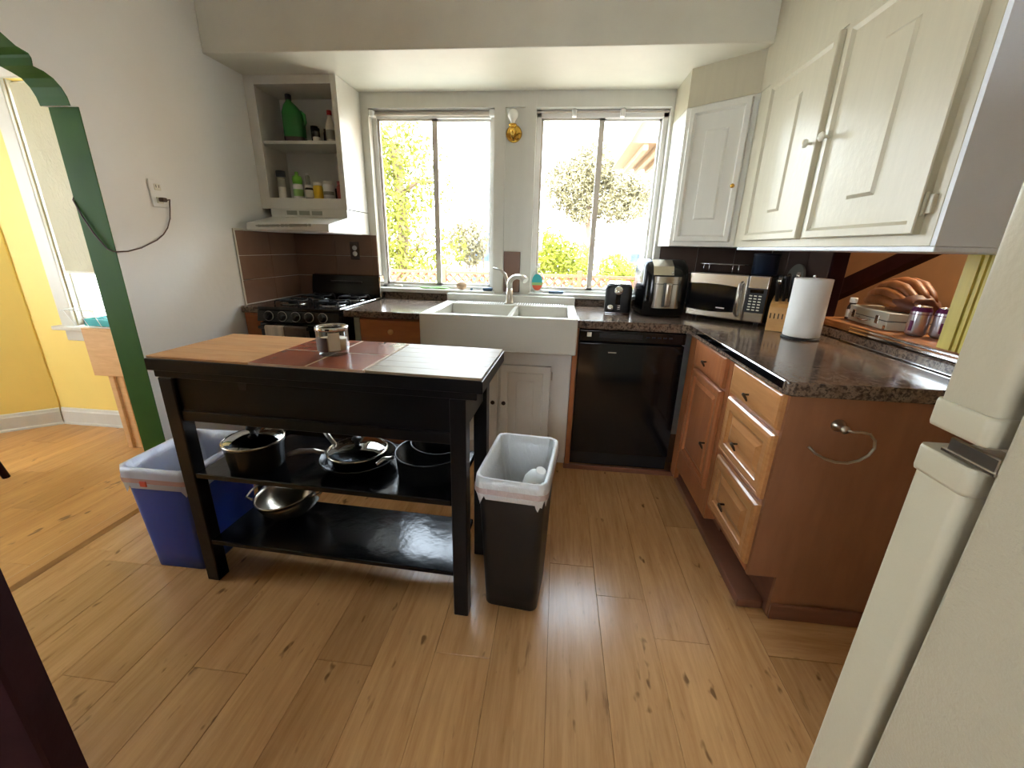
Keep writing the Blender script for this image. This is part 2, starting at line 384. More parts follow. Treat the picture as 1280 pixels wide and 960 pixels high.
# ---- ceiling, soffit
struct(MB().box(-3.0, 6.0, -4.6, 0.14, ZC, ZC+0.1).build('ceiling', 'ceil'))
struct(MB().box(0.0, 3.2, -0.573, 0.0, ZS, ZC, 0.003).build('ceiling_soffit', 'ceil'), 'dropped soffit above the windows')
# ---- left wall with arch
YM = -2.10
half = [(-1.267, 0.0), (-1.267, 1.748), (-1.296, 1.744), (-1.300, 1.772), (-1.312, 1.798), (-1.332, 1.820), (-1.358, 1.833), (-1.388, 1.838), (-1.386, 1.862), (-1.392, 1.874), (-1.425, 1.883), (-1.460, 1.908), (-1.53, 1.955), (-1.63, 2.00), (-1.78, 2.04), (-1.94, 2.06), (YM, 2.067)]
arch = half + [(2*YM-u, v) for u, v in reversed(half[:-1])]
b = MB(); b.box(-0.12, 0, -1.267, 0.12, 0, ZC)
b.box(-0.12, 0, -4.5, 2*YM+1.267, 0, ZC)
poly = [p for p in arch if p[1] > 1]          # header above the arch
b.prism([(-1.267, ZC)] + poly + [(2*YM+1.267, ZC)], -0.12, 0, 'YZ')
bmesh.ops.remove_doubles(b.bm, verts=b.bm.verts[:], dist=1e-5)
wl = struct(b.build('wall_left', 'wall'))
b = MB(); ins = []
t_ = 0.004
for i, (u, v) in enumerate(arch):
    a = arch[max(i-1, 0)]; c = arch[min(i+1, len(arch)-1)]
    d = Vector((c[0]-a[0], c[1]-a[1])).normalized(); ins.append((u+d.y*-0+0, v))
nl = []
for i, (u, v) in enumerate(arch):
    a = arch[max(i-1, 0)]; c = arch[min(i+1, len(arch)-1)]
    d = Vector((c[0]-a[0], c[1]-a[1])).normalized(); nl.append((u-d.y*t_, v+d.x*-0) if abs(d.y) > 0.5 else (u, v-t_))
b.loft([[(-0.124, u, v) for u, v in arch], [(-0.124, u, v) for u, v in nl], [(0.003, u, v) for u, v in nl], [(0.003, u, v) for u, v in arch]], False, False, False, closed=False)
b.build('arch_lining', 'green', wl)
# backsplash tiles on the left wall / back wall / right wall
def tiles(name, label, plane, c, us, vs_, mat, thick=0.008, sgn=1):
    r = bpy.data.objects.new(name, None); COL.objects.link(r); struct(r, label)
    for a, bb in zip(us[:-1], us[1:]):
        for z0, z1 in zip(vs_[:-1], vs_[1:]):
            g = 0.0012; q = MB(); lo, hi = min(a, bb)+g, max(a, bb)-g
            if plane == 'X': q.box(c, c+sgn*thick, lo, hi, z0+g, z1-g, 0.0015)
            else: q.box(lo, hi, c, c+sgn*thick, z0+g, z1-g, 0.0015)
            q.build('tile', mat, r)
    return r
tiles('wall_tiling_left', 'brown backsplash tiles on the left wall beside the stove', 'X', 0.0, [-0.57, -0.285, -0.009], [0.916, 1.055, 1.195, 1.335], 'brown_tile')
tiles('wall_tiling_back', 'brown backsplash tiles behind the stove', 'Y', 0.0, [0.0, 0.30, 0.565, 0.603], [0.916, 1.055, 1.195, 1.335], 'brown_tile', sgn=-1)
struct(MB().box(0.0, 0.010, -0.583, -0.571, 0.90, 1.345, 0.002).box(0.0, 0.010, -0.571, -0.0, 1.336, 1.345, 0.002).build('trim_2', 'white_paint'), 'painted edging strip around the stove backsplash')
# ---- back wall (two window openings)
W1 = (0.605, 1.414); W2 = (1.671, 2.468); WZ = (0.983, 2.090)
b = MB()
b.box(-0.12, W1[0], 0, 0.12, 0, ZC); b.box(W1[1], W2[0], 0.012, 0.12, 0, ZC); b.box(W2[1], 3.32, 0, 0.12, 0, ZC)
b.box(W1[0], W1[1], 0, 0.12, 0, WZ[0]); b.box(W1[0], W1[1], 0, 0.12, WZ[1], ZC)
b.box(W2[0], W2[1], 0, 0.12, 0, WZ[0]); b.box(W2[0], W2[1], 0, 0.12, WZ[1], ZC)
b.box(W1[1], 1.482, -0.006, 0.012, 0.93, WZ[1]+0.0); b.box(1.602, W2[0], -0.006, 0.012, 0.93, WZ[1]); b.box(W1[1], W2[0], -0.006, 0.012, WZ[1], ZS)
struct(b.build('wall_back', 'white_paint'))
def window(name, x0, x1, lab):
    r = bpy.data.objects.new(name, None); COL.objects.link(r); struct(r, lab)
    z0, z1 = WZ
    MB().box(x0-0.01, x1+0.01, -0.035, 0.10, z0-0.022, z0+0.004, 0.003).build('window_sill', 'white_paint', r)
    q = MB(); y0, y1 = 0.055, 0.105; f = 0.030
    q.box(x0, x0+f, y0, y1, z0, z1, 0.002).box(x1-f, x1, y0, y1, z0, z1, 0.002).box(x0, x1, y0, y1, z1-0.042, z1, 0.002).box(x0, x1, y0, y1, z0+0.002, z0+0.024, 0.002)
    q.build('window_frame', 'alu', r)
    MB().box(x0, x1, 0.045, 0.058, z1-0.018, z1-0.008, 0.002).build('head_track', 'alu_dark', r)
    xm = (x0+x1)/2+0.008
    for a, c, yy in ((x0+f, xm+0.014, 0.066), (xm-0.014, x1-f, 0.086)):
        s = MB(); w = 0.034 if yy < 0.08 else 0.024
        s.box(a, a+0.014, yy, yy+0.016, z0+0.024, z1-0.042).box(c-w, c, yy, yy+0.016, z0+0.024, z1-0.042) if yy < 0.08 else s.box(a, a+w, yy, yy+0.016, z0+0.024, z1-0.042).box(c-0.014, c, yy, yy+0.016, z0+0.024, z1-0.042)
        s.box(a, c, yy, yy+0.016, z0+0.024, z0+0.040).box(a, c, yy, yy+0.016, z1-0.054, z1-0.042)
        so = s.build('sash', 'alu_dark' if yy < 0.08 else 'alu', r)
        MB().box(a+0.012, c-0.012, yy+0.006, yy+0.009, z0+0.038, z1-0.052).build('pane', 'pane', so)
    return r
w1 = window('window_1', *W1, 'sliding window over the left counter'); w2 = window('window_2', *W2, 'sliding window over the sink and toaster')
for xx in (W1[0]+0.018, W1[1]-0.018):
    MB().box(xx-0.016, xx+0.016, 0.0, 0.045, 2.045, 2.082, 0.004).build('shade_bracket', 'white', w1)
MB().tube([(W1[0]+0.03, 0.03, 2.062), (W1[1]-0.03, 0.03, 2.062)], 0.009, 8).build('shade_rod', 'alu_dark', w1)
for xx in (1.90, 2.19):
    MB().box(xx-0.014, xx+0.014, 0.012, 0.05, 2.045, 2.086, 0.004).build('rod_bracket', 'alu', w2)
MB().box(0.69, 0.75, 0.03, 0.06, 0.99, 1.004, 0.003).build('window_latch', 'alu_dark', w1)
# right part of the back wall tiles and right wall
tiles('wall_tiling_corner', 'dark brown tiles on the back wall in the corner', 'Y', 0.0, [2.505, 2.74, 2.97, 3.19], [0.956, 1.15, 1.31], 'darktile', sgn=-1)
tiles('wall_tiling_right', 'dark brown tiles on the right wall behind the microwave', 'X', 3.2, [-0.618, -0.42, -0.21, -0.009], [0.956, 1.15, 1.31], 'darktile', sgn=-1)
b = MB(); b.box(3.2, 3.26, -0.62, 0.12, 0, ZC); b.box(3.2, 3.32, -1.46, -0.62, 0, 0.945); b.box(3.2, 3.32, -4.5, -1.46, 0, ZC); b.box(3.2, 3.32, -1.46, -0.62, 1.40, ZC)
struct(b.build('wall_right', 'brown_wall'))
struct(MB().box(3.192, 3.265, -0.636, -0.6205, 0.986, 1.40, 0.003).build('trim_3', 'maroon'), 'dark jamb of the pass-through opening')
q = MB(); 
for i, (a, c, t) in enumerate(((-1.352, -1.40, 0.024), (-1.40, -1.412, 0.016), (-1.412, -1.424, 0.024), (-1.424, -1.436, 0.016), (-1.436, -1.475, 0.026))):
    q.box(3.2-t, 3.2, c, a, 0.988, 1.40)
struct(q.build('trim_4', 'yelgreen'), 'yellow-green fluted casing of the pass-through opening')
# furr-down over the upper cabinets, diagonal over the corner cabinet
UX = 2.754; UZ = 1.31; UT = 2.0
b = MB(); b.prism([(2.485, 0.0), (2.485, -0.294), (UX, -0.52), (UX, -1.757), (3.2, -1.757), (3.2, 0)], UT, ZS, 'XY'); b.box(UX, 3.2, -1.757, -0.573, ZS, ZC)
struct(b.build('wall_furrdown', 'cream_paint'), 'boxed-in wall above the cabinets')
# remaining shell
struct(MB().box(-3.0, 0.80, -4.6, -4.5, 0, ZC).box(1.6, 6.0, -4.6, -4.5, 0, ZC).box(0.80, 1.6, -4.6, -4.5, 0, 1.2).box(0.80, 1.6, -4.6, -4.5, 2.1, ZC).build('wall_front', 'brown_wall'))
r5 = struct(MB().box(0.80, 0.835, -4.58, -4.53, 1.2, 2.1).box(1.565, 1.6, -4.58, -4.53, 1.2, 2.1).box(0.835, 1.565, -4.58, -4.53, 1.2, 1.235).box(0.835, 1.565, -4.58, -4.53, 2.065, 2.1).box(0.835, 1.565, -4.58, -4.53, 1.635, 1.665).build('window_5', 'white_paint'), 'window in the wall behind the viewpoint')
MB().box(0.83, 1.57, -4.557, -4.553, 1.23, 2.07).build('pane', 'pane', r5)
struct(MB().box(0.50, 0.60, -4.5, -2.95, 0, ZC).build('wall_partition', 'wall'), 'partition that carries the open maroon door')
YW = -0.51
# yellow room back wall with window
wx0, wx1, wz0, wz1 = -1.268, -0.45, 0.72, 2.10
b = MB(); b.box(-1.75, wx0, YW, YW+0.12, 0, ZC); b.box(wx1, -0.12, YW, YW+0.12, 0, ZC); b.box(wx0, wx1, YW, YW+0.12, 0, wz0); b.box(wx0, wx1, YW, YW+0.12, wz1, ZC)
struct(b.build('wall_dining', 'yellow'))
b = MB(); b.prism([(-1.608, YW-0.01), (-2.60, -1.34), (-2.72, -1.30), (-2.72, -1.0), (-1.70, -0.39), (-1.60, -0.39)], 0, ZC, 'XY'); struct(b.build('wall_dining_angled', 'yellow'))
bz0, bz1 = 0.72, 2.10
b = MB(); b.box(-2.72, -2.60, -1.5, -1.30, 0, ZC); b.box(-2.72, -2.60, -4.5, -2.70, 0, ZC); b.box(-2.72, -2.60, -2.70, -1.5, 0, bz0); b.box(-2.72, -2.60, -2.70, -1.5, bz1, ZC)
struct(b.build('wall_dining_side', 'yellow'))
# yellow face on the dining side of the arch wall
# dining window
r = bpy.data.objects.new('window_3', None); COL.objects.link(r); struct(r, 'dining room window with a cream shade')
q = MB(); q.box(wx0-0.095, wx0, YW-0.022, YW, wz0-0.02, wz1+0.09, 0.004).box(wx1, wx1+0.095, YW-0.022, YW, wz0-0.02, wz1+0.09, 0.004).box(wx0-0.095, wx1+0.095, YW-0.022, YW, wz1, wz1+0.09, 0.004)
q.build('casing', 'white_paint', r)
MB().box(wx0-0.13, wx1+0.13, YW-0.06, YW+0.03, wz0-0.025, wz0, 0.004).build('window_sill', 'white_paint', r)
MB().box(wx0-0.09, wx1+0.09, YW-0.018, YW, wz0-0.10, wz0-0.025, 0.004).build('sill_apron', 'white_paint', r)
q = MB(); f = 0.045
q.box(wx0, wx0+0.018, YW+0.03, YW+0.075, wz0, wz1, 0.003).box(wx1-f, wx1, YW+0.03, YW+0.075, wz0, wz1, 0.003).box(wx0, wx1, YW+0.03, YW+0.075, wz0, wz0+0.05, 0.003).box(wx0, wx1, YW+0.03, YW+0.075, wz1-0.05, wz1, 0.003).box(wx0, wx1, YW+0.03, YW+0.075, 1.39, 1.43, 0.003).box(-0.99, -0.95, YW+0.03, YW+0.075, wz0, wz1, 0.003)
q.build('window_frame', 'white_paint', r)
MB().box(wx0+0.018, wx1-f, YW+0.050, YW+0.054, wz0+0.05, wz1-0.05).build('pane', 'pane', r)
MB().box(wx0, wx0+0.010, YW, YW+0.03, wz0, wz1).box(wx1-0.010, wx1, YW, YW+0.03, wz0, wz1).build('window_jamb', 'white_paint', r)
MB().box(wx0+0.030, wx1-0.012, YW-0.004, YW-0.001, 1.066, wz1-0.02).build('roller_shade', 'shade', r)
MB().box(wx0+0.030, wx1-0.012, YW-0.010, YW+0.002, 1.055, 1.07, 0.002).build('shade_hem_bar', 'offwhite', r)
q = MB(); q.box(-2.70, -2.64, -2.70, -2.655, bz0, bz1).box(-2.70, -2.64, -1.545, -1.5, bz0, bz1).box(-2.70, -2.64, -2.7, -1.5, bz0, bz0+0.05).box(-2.70, -2.64, -2.7, -1.5, bz1-0.05, bz1).box(-2.70, -2.64, -2.12, -2.08, bz0, bz1)  # window added out of view to brighten the yellow room
r4 = struct(q.build('window_4', 'white_paint'), 'second dining room window, added out of view to let in daylight'); MB().box(-2.672, -2.668, -2.66, -1.54, bz0+0.04, bz1-0.04).build('pane', 'pane', r4)
# baseboards of dining room
def base_prof(d): return [(0, 0), (0.022, 0), (0.022, 0.012), (0.015, 0.018), (0.015, 0.095), (0.011, 0.103), (0.008, 0.118), (0.0, 0.122)]
b = MB(); pr = base_prof(0)
b.loft([[(-1.6, YW-u, v) for u, v in pr], [(-0.12, YW-u, v) for u, v in pr]], True, True, False)
struct(b.build('baseboard_dining', 'white_paint'))
d = Vector((-2.60+1.608, -1.34-(YW-0.01), 0)).normalized(); nn = Vector((-d.y, d.x, 0)) * (1 if (-d.y) > 0 else -1)
nn = Vector((0.64, -0.77, 0)) if nn.dot(Vector((1, -1, 0))) < 0 else nn
b = MB(); A = Vector((-1.608, YW-0.01, 0)); B = Vector((-2.60, -1.34, 0))
b.loft([[tuple(A+nn*u+Vector((0, 0, v))) for u, v in pr], [tuple(B+nn*u+Vector((0, 0, v))) for u, v in pr]], True, True, False)
struct(b.build('baseboard_dining_angled', 'white_paint'))
# the room beyond the pass-through
struct(MB().box(5.0, 5.1, -4.5, 2.6, 0, ZC).build('wall_hall', 'brown_wall'))
struct(MB().box(3.32, 5.1, 2.5, 2.6, 0, ZC).build('wall_hall_end', 'brown_wall'))
struct(MB().box(3.32, 6.0, 0.14, 2.6, ZC, ZC+0.1).build('ceiling_hall', 'ceil'))
struct(MB().box(3.32, 6.0, 0.14, 2.6, -0.12, -0.002).build('floor_hall', 'plank_warm'))
struct(MB().box(3.2, 3.32, 0.12, 2.6, 0, ZC).build('wall_hall_side', 'brown_wall'))
struct(MB().box(5.98, 6.08, -4.6, 2.6, 0, ZC).build('wall_far', 'brown_wall'))
t = thing('added_ceiling_lamp', 'added unseen brass ceiling lamp that dresses the hall fill light', 'lamp', (4.1, -0.6, 2.30), world=True)  # fixture added out of view around the hall fill light
MB().lathe([(0.07, 2.549), (0.07, 2.535), (0.012, 2.525), (0.012, 2.46), (0.0, 2.455)], (4.1, -0.6, 0), 20).build('canopy', 'brass', t)
MB().lathe([(0.02, 2.50), (0.10, 2.47), (0.15, 2.41)], (4.1, -0.6, 0), 24, cap0=False, cap1=False).build('shade', 'brass', t)
light('hall_fill_light', 'POINT', (4.1, -0.6, 2.36), 60.0, (1.0, 0.90, 0.76), shadow_soft_size=0.05)  # added point light that brightens the brown hall, source unseen
tag(MB().prism([(2.2, 0.75), (0.0, 1.64), (0.0, 1.55), (2.2, 0.56)], 4.50, 4.60, 'YZ').build('stair_stringer', 'maroon'), 'dark maroon slanted stair beam seen through the pass-through', 'stair beam')

# ================================================================== COUNTERS, SINK, CABINETS
def counter_profile(front): return front
def ctop(name, label, boxes, extra=None):
    t = thing(name, label, 'countertop', (0, 0, 0.87), world=True)
    q = MB()
    for bx in boxes: q.box(*bx)
    q.build('worktop', 'granite', t)
    return t
# left strip between wall and stove
t = thing('countertop', 'narrow brown granite countertop between stove and left wall', 'countertop', (0.06, -0.3, 0.874), world=True)
MB().box(0.009, 0.128, -0.632, -0.012, 0.874, 0.914, 0.008, 2).build('worktop', 'granite', t)
# between stove and sink
t = thing('countertop', 'brown granite countertop between stove and white sink', 'countertop', (0.87, -0.3, 0.874), world=True)
MB().box(0.6395, 1.108, -0.635, -0.022, 0.874, 0.914, 0.008, 2).build('worktop', 'granite', t)
MB().box(0.6395, 1.108, -0.021, -0.001, 0.876, 0.962, 0.004).build('backsplash_strip', 'granite', t)
# L-shaped run
t = thing('countertop', 'L-shaped brown granite countertop over dishwasher and drawers', 'countertop', (2.8, -0.9, 0.874), world=True)
MB().prism([(1.980, -0.022), (1.980, -0.635), (2.552, -0.635), (2.572, -0.655), (2.572, -1.622), (2.587, -1.637), (3.128, -1.637), (3.178, -1.60), (3.178, -0.022)], 0.868, 0.914, 'XY', 0.007).build('worktop', 'granite', t)
MB().box(1.980, 3.178, -0.021, -0.001, 0.876, 0.956, 0.004).build('backsplash_strip', 'granite', t)
MB().box(3.158, 3.184, -1.60, -0.022, 0.9145, 0.952, 0.004).build('side_backsplash', 'granite', t)
MB().box(3.150, 3.159, -1.60, -0.90, 0.916, 0.922, 0.002).build('metal_joint_strip', 'chrome', t)
MB().box(2.5670, 2.5735, -1.615, -0.66, 0.884, 0.9135, 0.002).build('metal_edge_strip', 'chrome', t)
# raised ledge of the pass-through
t = thing('pass_through_ledge', 'worn wooden ledge of the pass-through above the granite counter', 'ledge', (3.3, -1.05, 0.95), world=True)
MB().box(3.186, 3.56, -1.455, -0.6225, 0.953, 0.985, 0.004, 2).box(3.186, 3.1995, -1.62, -1.4555, 0.953, 0.985, 0.002).build('ledge_board', 'ledgewood', t)
MB().box(3.176, 3.186, -1.62, -0.90, 0.955, 0.966, 0.002).box(3.176, 3.186, -1.62, -0.90, 0.972, 0.981, 0.002).build('metal_edge_strip', 'chrome', t)
MB().box(3.330, 3.350, -1.55, -0.75, 0.80, 0.952).build('bracket', 'ledgewood', t)

RING_BIG = [(0, 0), (0, 0.012), (0.006, 0.019), (0.014, 0.021), (0.016, 0.019), (0.020, 0.020), (0.044, 0.020), (0.047, 0.016), (0.058, 0.010), (0.064, 0.010), (0.088, 0.018)]
RING_FLAT = [(0, 0), (0, 0.013), (0.006, 0.019), (0.012, 0.020), (0.020, 0.021)]
RING_WHITE = [(0, 0), (0, 0.017), (0.003, 0.020), (0.024, 0.020), (0.034, 0.010), (0.192, 0.112, 0.010), (0.202, 0.122, 0.0165), (0.206, 0.126, 0.0165)]
RING_DIAG = [(0, 0), (0, 0.017), (0.003, 0.020), (0.024, 0.020), (0.034, 0.010), (0.092, 0.112, 0.010), (0.100, 0.120, 0.0165), (0.103, 0.124, 0.0165)]
RING_SINK = [(0, 0), (0, 0.014), (0.003, 0.016), (0.042, 0.016), (0.048, 0.009), (0.095, 0.009), (0.097, 0.011)]
def hook_handle(parent, x, y, z):
    # little bent finger pull standing off a drawer front that faces -X
    MB().tube([(x, y, z), (x-0.014, y, z), (x-0.024, y-0.004, z+0.003), (x-0.027, y-0.014, z+0.004), (x-0.022, y-0.026, z-0.006), (x-0.018, y-0.030, z-0.016)], [0.004, 0.004, 0.005, 0.0055, 0.005, 0.003], 8).build('handle', 'bronze', parent)
FX = 2.597
def front_x(parent, name, y0, y1, z0, z1, rings, mat, x=FX):
    # front facing -X: u axis towards -Y
    o = MB().panel(frame((x-0.001, y1, z0), (0, -1, 0), (-1, 0, 0)), y1-y0, z1-z0, rings).build(name, mat, parent)
    return o
# corner base unit: drawer over door
t = thing('base_cabinet', 'cherry wood base cabinet with one drawer over a door beside dishwasher', 'cabinet', (2.86, -0.9, 0), world=True)
MB().box(FX, 3.15, -1.178, -0.612, 0.10, 0.866, 0.002).build('body', 'cab', t)
MB().box(FX-0.004, FX+0.02, -0.70, -0.612, 0.03, 0.866, 0.002).build('corner_stile', 'cab', t)
MB().box(2.68, 3.15, -1.178, -0.66, 0.0, 0.10).build('toe_kick', 'cab_trim', t)
d = front_x(t, 'drawer', -1.136, -0.748, 0.728, 0.862, RING_FLAT, 'cab'); hook_handle(d, FX-0.02, -0.93, 0.79)
d = front_x(t, 'door', -1.140, -0.765, 0.235, 0.715, [(i*0.72, h) for i, h in RING_BIG], 'cab'); hook_handle(d, FX-0.02, -1.08, 0.44)
# three-drawer unit
t = thing('base_cabinet', 'cherry wood base cabinet with three stacked drawers and brown end panel', 'cabinet', (2.86, -1.4, 0), world=True)
MB().box(FX, 3.15, -1.600, -1.179, 0.178, 0.866, 0.002).build('body', 'cab', t)
MB().prism([(FX, 0.866), (FX, 0.178), (2.70, 0.178), (2.70, 0.0), (3.15, 0.0), (3.15, 0.866)], -1.616, -1.6005, 'XZ').build('end_panel', 'cab_side', t)
MB().box(2.70, 3.15, -1.600, -1.179, 0.0, 0.177).build('toe_kick', 'cab_trim', t)
MB().box(2.700, 3.15, -1.630, -1.6165, 0.0, 0.066, 0.003).build('end_baseboard', 'cab_trim', t)
d = front_x(t, 'drawer', -1.604, -1.222, 0.742, 0.864, RING_FLAT, 'cab_light'); hook_handle(d, FX-0.02, -1.395, 0.79)
d = front_x(t, 'drawer', -1.604, -1.222, 0.486, 0.724, RING_BIG, 'cab_light'); hook_handle(d, FX-0.02, -1.385, 0.585)
d = front_x(t, 'drawer', -1.604, -1.228, 0.215, 0.462, RING_BIG, 'cab_light'); hook_handle(d, FX-0.02, -1.385, 0.315)
struct(MB().box(2.604, 2.698, -1.585, -0.66, 0.0, 0.036, 0.004, 2).build('baseboard_right', 'cab_trim'), 'brown plinth board under the right cabinets')
# towel ring on the end panel
t = thing('towel_ring', 'brushed nickel open towel ring on the brown end panel', 'towel ring', (2.753, -1.617, 0.775), world=True)
MB().lathe([(0.020, 0), (0.020, 0.006), (0.014, 0.012), (0.011, 0.030), (0.013, 0.038), (0.0, 0.040)], (2.753, -1.617, 0.778), 16, 'Y').build('mount', 'nickel', t)
pts = [(2.757, -1.652, 0.778), (2.775, -1.655, 0.773)]
c0, r0 = (2.775, 0.700), 0.0
ring = [(2.80, 0.775), (2.825, 0.770), (2.843, 0.750), (2.848, 0.725), (2.838, 0.700), (2.815, 0.680), (2.785, 0.669), (2.75, 0.669), (2.715, 0.679), (2.685, 0.695), (2.662, 0.715)]
MB().tube(pts+[(a, -1.656, z) for a, z in ring], 0.0042, 8).build('ring', 'nickel', t)
# dishwasher
t = thing('dishwasher', 'black built-in dishwasher under the granite counter', 'dishwasher', (2.274, -0.3, 0), world=True)
DX0, DX1 = 1.992, 2.561
MB().box(DX0+0.005, DX1-0.005, -0.585, -0.03, 0.04, 0.864).build('body', 'black_matte', t)
MB().box(DX0, DX1, -0.625, -0.586, 0.118, 0.792, 0.006, 2).build('door', 'black_gloss', t)
cp = MB().box(DX0, DX1, -0.632, -0.586, 0.800, 0.864, 0.006, 2).build('control_panel', 'black_gloss', t)
MB().box(DX0+0.11, DX0+0.34, -0.6335, -0.632, 0.822, 0.846).build('display_strip', 'black_matte', cp)
MB().box(DX0+0.042, DX0+0.066, -0.6335, -0.632, 0.826, 0.850, 0.0005).build('sticker', 'offwhite', cp)
MB().box(DX0+0.165, DX0+0.210, -0.6265, -0.625, 0.737, 0.743).build('badge', 'chrome', t)
for i in range(5): MB().box(DX0+0.36+i*0.03, DX0+0.378+i*0.03, -0.6335, -0.632, 0.830, 0.838).build('button', 'darkblue', cp)
MB().box(DX0, DX1, -0.60, -0.57, 0.03, 0.112).build('kick_plate', 'black_matte', t)
struct(MB().box(1.955, 2.610, -0.628, -0.606, 0.0, 0.030, 0.004, 2).build('baseboard_back', 'cab_trim'), 'brown plinth under the dishwasher')
t = tag(MB().box(1.962, 1.990, -0.622, -0.05, 0.03, 0.724, 0.002).box(1.9795, 1.990, -0.622, -0.05, 0.7241, 0.866, 0.001).build('filler_panel', 'cab'), 'narrow brown wood filler panel between sink cabinet and dishwasher', 'panel')
# sink cabinet (white)
t = thing('sink_cabinet', 'white painted two-door cabinet under the farmhouse sink', 'cabinet', (1.53, -0.3, 0), world=True)
MB().box(1.112, 1.960, -0.600, -0.05, 0.06, 0.722, 0.002).build('body', 'sink_paint', t)
MB().box(1.112, 1.960, -0.56, -0.05, 0.0, 0.058).build('toe_kick', 'sink_paint', t)
for n_, x0, x1, kx in (('door', 1.205, 1.540, 1.515), ('door', 1.556, 1.848, 1.580)):
    d = MB().panel(frame((x0, -0.601, 0.10), (1, 0, 0), (0, -1, 0)), x1-x0, 0.535, RING_SINK).build(n_, 'sink_paint', t)
    MB().lathe([(0.005, 0), (0.005, 0.010), (0.012, 0.014), (0.013, 0.020), (0.008, 0.025), (0, 0.026)], (kx, -0.617, 0.405), 12, 'Y').build('knob', 'bronze', d)
for z in (0.555, 0.16): MB().box(1.850, 1.858, -0.612, -0.600, z, z+0.045, 0.001).build('hinge', 'nickel', t)
# drawer base cabinet left of sink
t = thing('base_cabinet', 'orange-brown wood cabinet with round-knob drawer left of sink', 'cabinet', (0.9, -0.3, 0), world=True)
MB().box(0.690, 1.104, -0.598, -0.03, 0.08, 0.872).build('body', 'cab', t)
MB().box(0.690, 0.724, -0.612, -0.598, 0.08, 0.872, 0.002).build('side_stile', 'greygreen', t)
d = MB().panel(frame((0.727, -0.599, 0.735), (1, 0, 0), (0, -1, 0)), 0.372, 0.130, [(0, 0), (0, 0.014), (0.003, 0.018), (0.01, 0.018)]).build('drawer', 'drawer_wood', t)
MB().lathe([(0.006, 0), (0.006, 0.010), (0.015, 0.016), (0.016, 0.024), (0.009, 0.030), (0, 0.031)], (0.918, -0.617, 0.800), 14, 'Y').build('knob', 'bamboo', d)
d = MB().panel(frame((0.727, -0.599, 0.10), (1, 0, 0), (0, -1, 0)), 0.372, 0.620, [(0, 0), (0, 0.014), (0.003, 0.018), (0.01, 0.018)]).build('door', 'drawer_wood', t)
MB().lathe([(0.006, 0), (0.006, 0.010), (0.015, 0.016), (0.016, 0.024), (0.009, 0.030), (0, 0.031)], (1.06, -0.617, 0.64), 14, 'Y').build('knob', 'bamboo', d)
MB().box(0.690, 1.104, -0.54, -0.03, 0.0, 0.078).build('toe_kick', 'cab_trim', t)
# strip cabinet left of stove
t = thing('base_cabinet', 'slim brown wood cabinet panel between stove and left wall', 'cabinet', (0.065, -0.3, 0), world=True)
MB().box(0.012, 0.126, -0.612, -0.03, 0.0, 0.872, 0.002).build('body', 'cab', t)
MB().box(0.020, 0.118, -0.622, -0.612, 0.10, 0.860, 0.002).build('face_panel', 'drawer_wood', t)
# farmhouse sink
t = thing('farmhouse_sink', 'white double-bowl farmhouse sink with apron front', 'sink', (1.545, -0.4, 0.727), world=True)
sx0, sx1, sf, sb, sz0, sz1 = 1.111, 1.978, -0.700, -0.095, 0.727, 0.926
q = MB()
q.box(sx0, sx1, sf, sf+0.045, sz0, sz1, 0.009, 3)                       # apron
q.build('apron', 'porcelain', t)
q = MB(); q.box(sx0, sx0+0.07, sf+0.0455, sb, sz0+0.02, sz1, 0.006, 2); q.box(sx1-0.052, sx1, sf+0.0455, sb, sz0+0.02, sz1, 0.006, 2)
q.box(sx0+0.0705, sx1-0.0525, sb-0.125, sb, sz0+0.02, sz1, 0.006, 2); q.box(1.588, 1.616, sf+0.0455, sb-0.1255, sz0+0.02, sz1-0.006, 0.006, 2)
q.build('rim', 'porcelain', t)
MB().box(sx0+0.0705, sx1-0.0525, sf+0.0455, sb-0.1255, sz0+0.005, sz0+0.022).build('bowl_floor', 'porcelain', t)
MB().box(sx0, sx1, sb+0.0005, -0.002, 0.88, 0.972, 0.006, 2).build('back_ledge', 'porcelain', t)
for i in range(46):
    xx = sx0+0.085+i*0.0156
    if abs(xx-1.555) < 0.035: continue
    MB().box(xx, xx+0.007, sb-0.118, sb-0.022, sz1-0.001, sz1+0.004, 0.0015).build('drainer_rib', 'white', t)
for xx in (1.385, 1.77): MB().lathe([(0.04, 0), (0.04, 0.003), (0.03, 0.004), (0.02, 0.001)], (xx, -0.45, sz0+0.022), 18).build('drain', 'chrome', t)
# faucet
t = thing('kitchen_faucet', 'curved brushed nickel faucet with lever behind the sink', 'faucet', (1.548, -0.155, 0.926), world=True)
MB().lathe([(0.030, 0), (0.030, 0.006), (0.024, 0.012), (0.022, 0.05), (0.019, 0.10)], (1.548, -0.155, 0.927), 18).build('base', 'nickel', t)
sp = [(1.548, -0.155, 1.02)]
for i in range(9):
    a = PI*i/8*0.80; sp.append((1.548+0.058*(1-math.cos(a))*1.05, -0.158-0.05*(1-math.cos(a)), 1.055+0.050*math.sin(a)))
MB().tube(sp, [0.019, 0.0185, 0.018, 0.0175, 0.017, 0.017, 0.018, 0.020, 0.021, 0.021][:len(sp)], 14).build('spout', 'nickel', t)
MB().tube([(1.546, -0.135, 1.0), (1.530, -0.128, 1.06), (1.512, -0.12, 1.110), (1.485, -0.115, 1.135), (1.430, -0.112, 1.148)], [0.010, 0.014, 0.012, 0.008, 0.006], 10).build('lever', 'nickel', t)

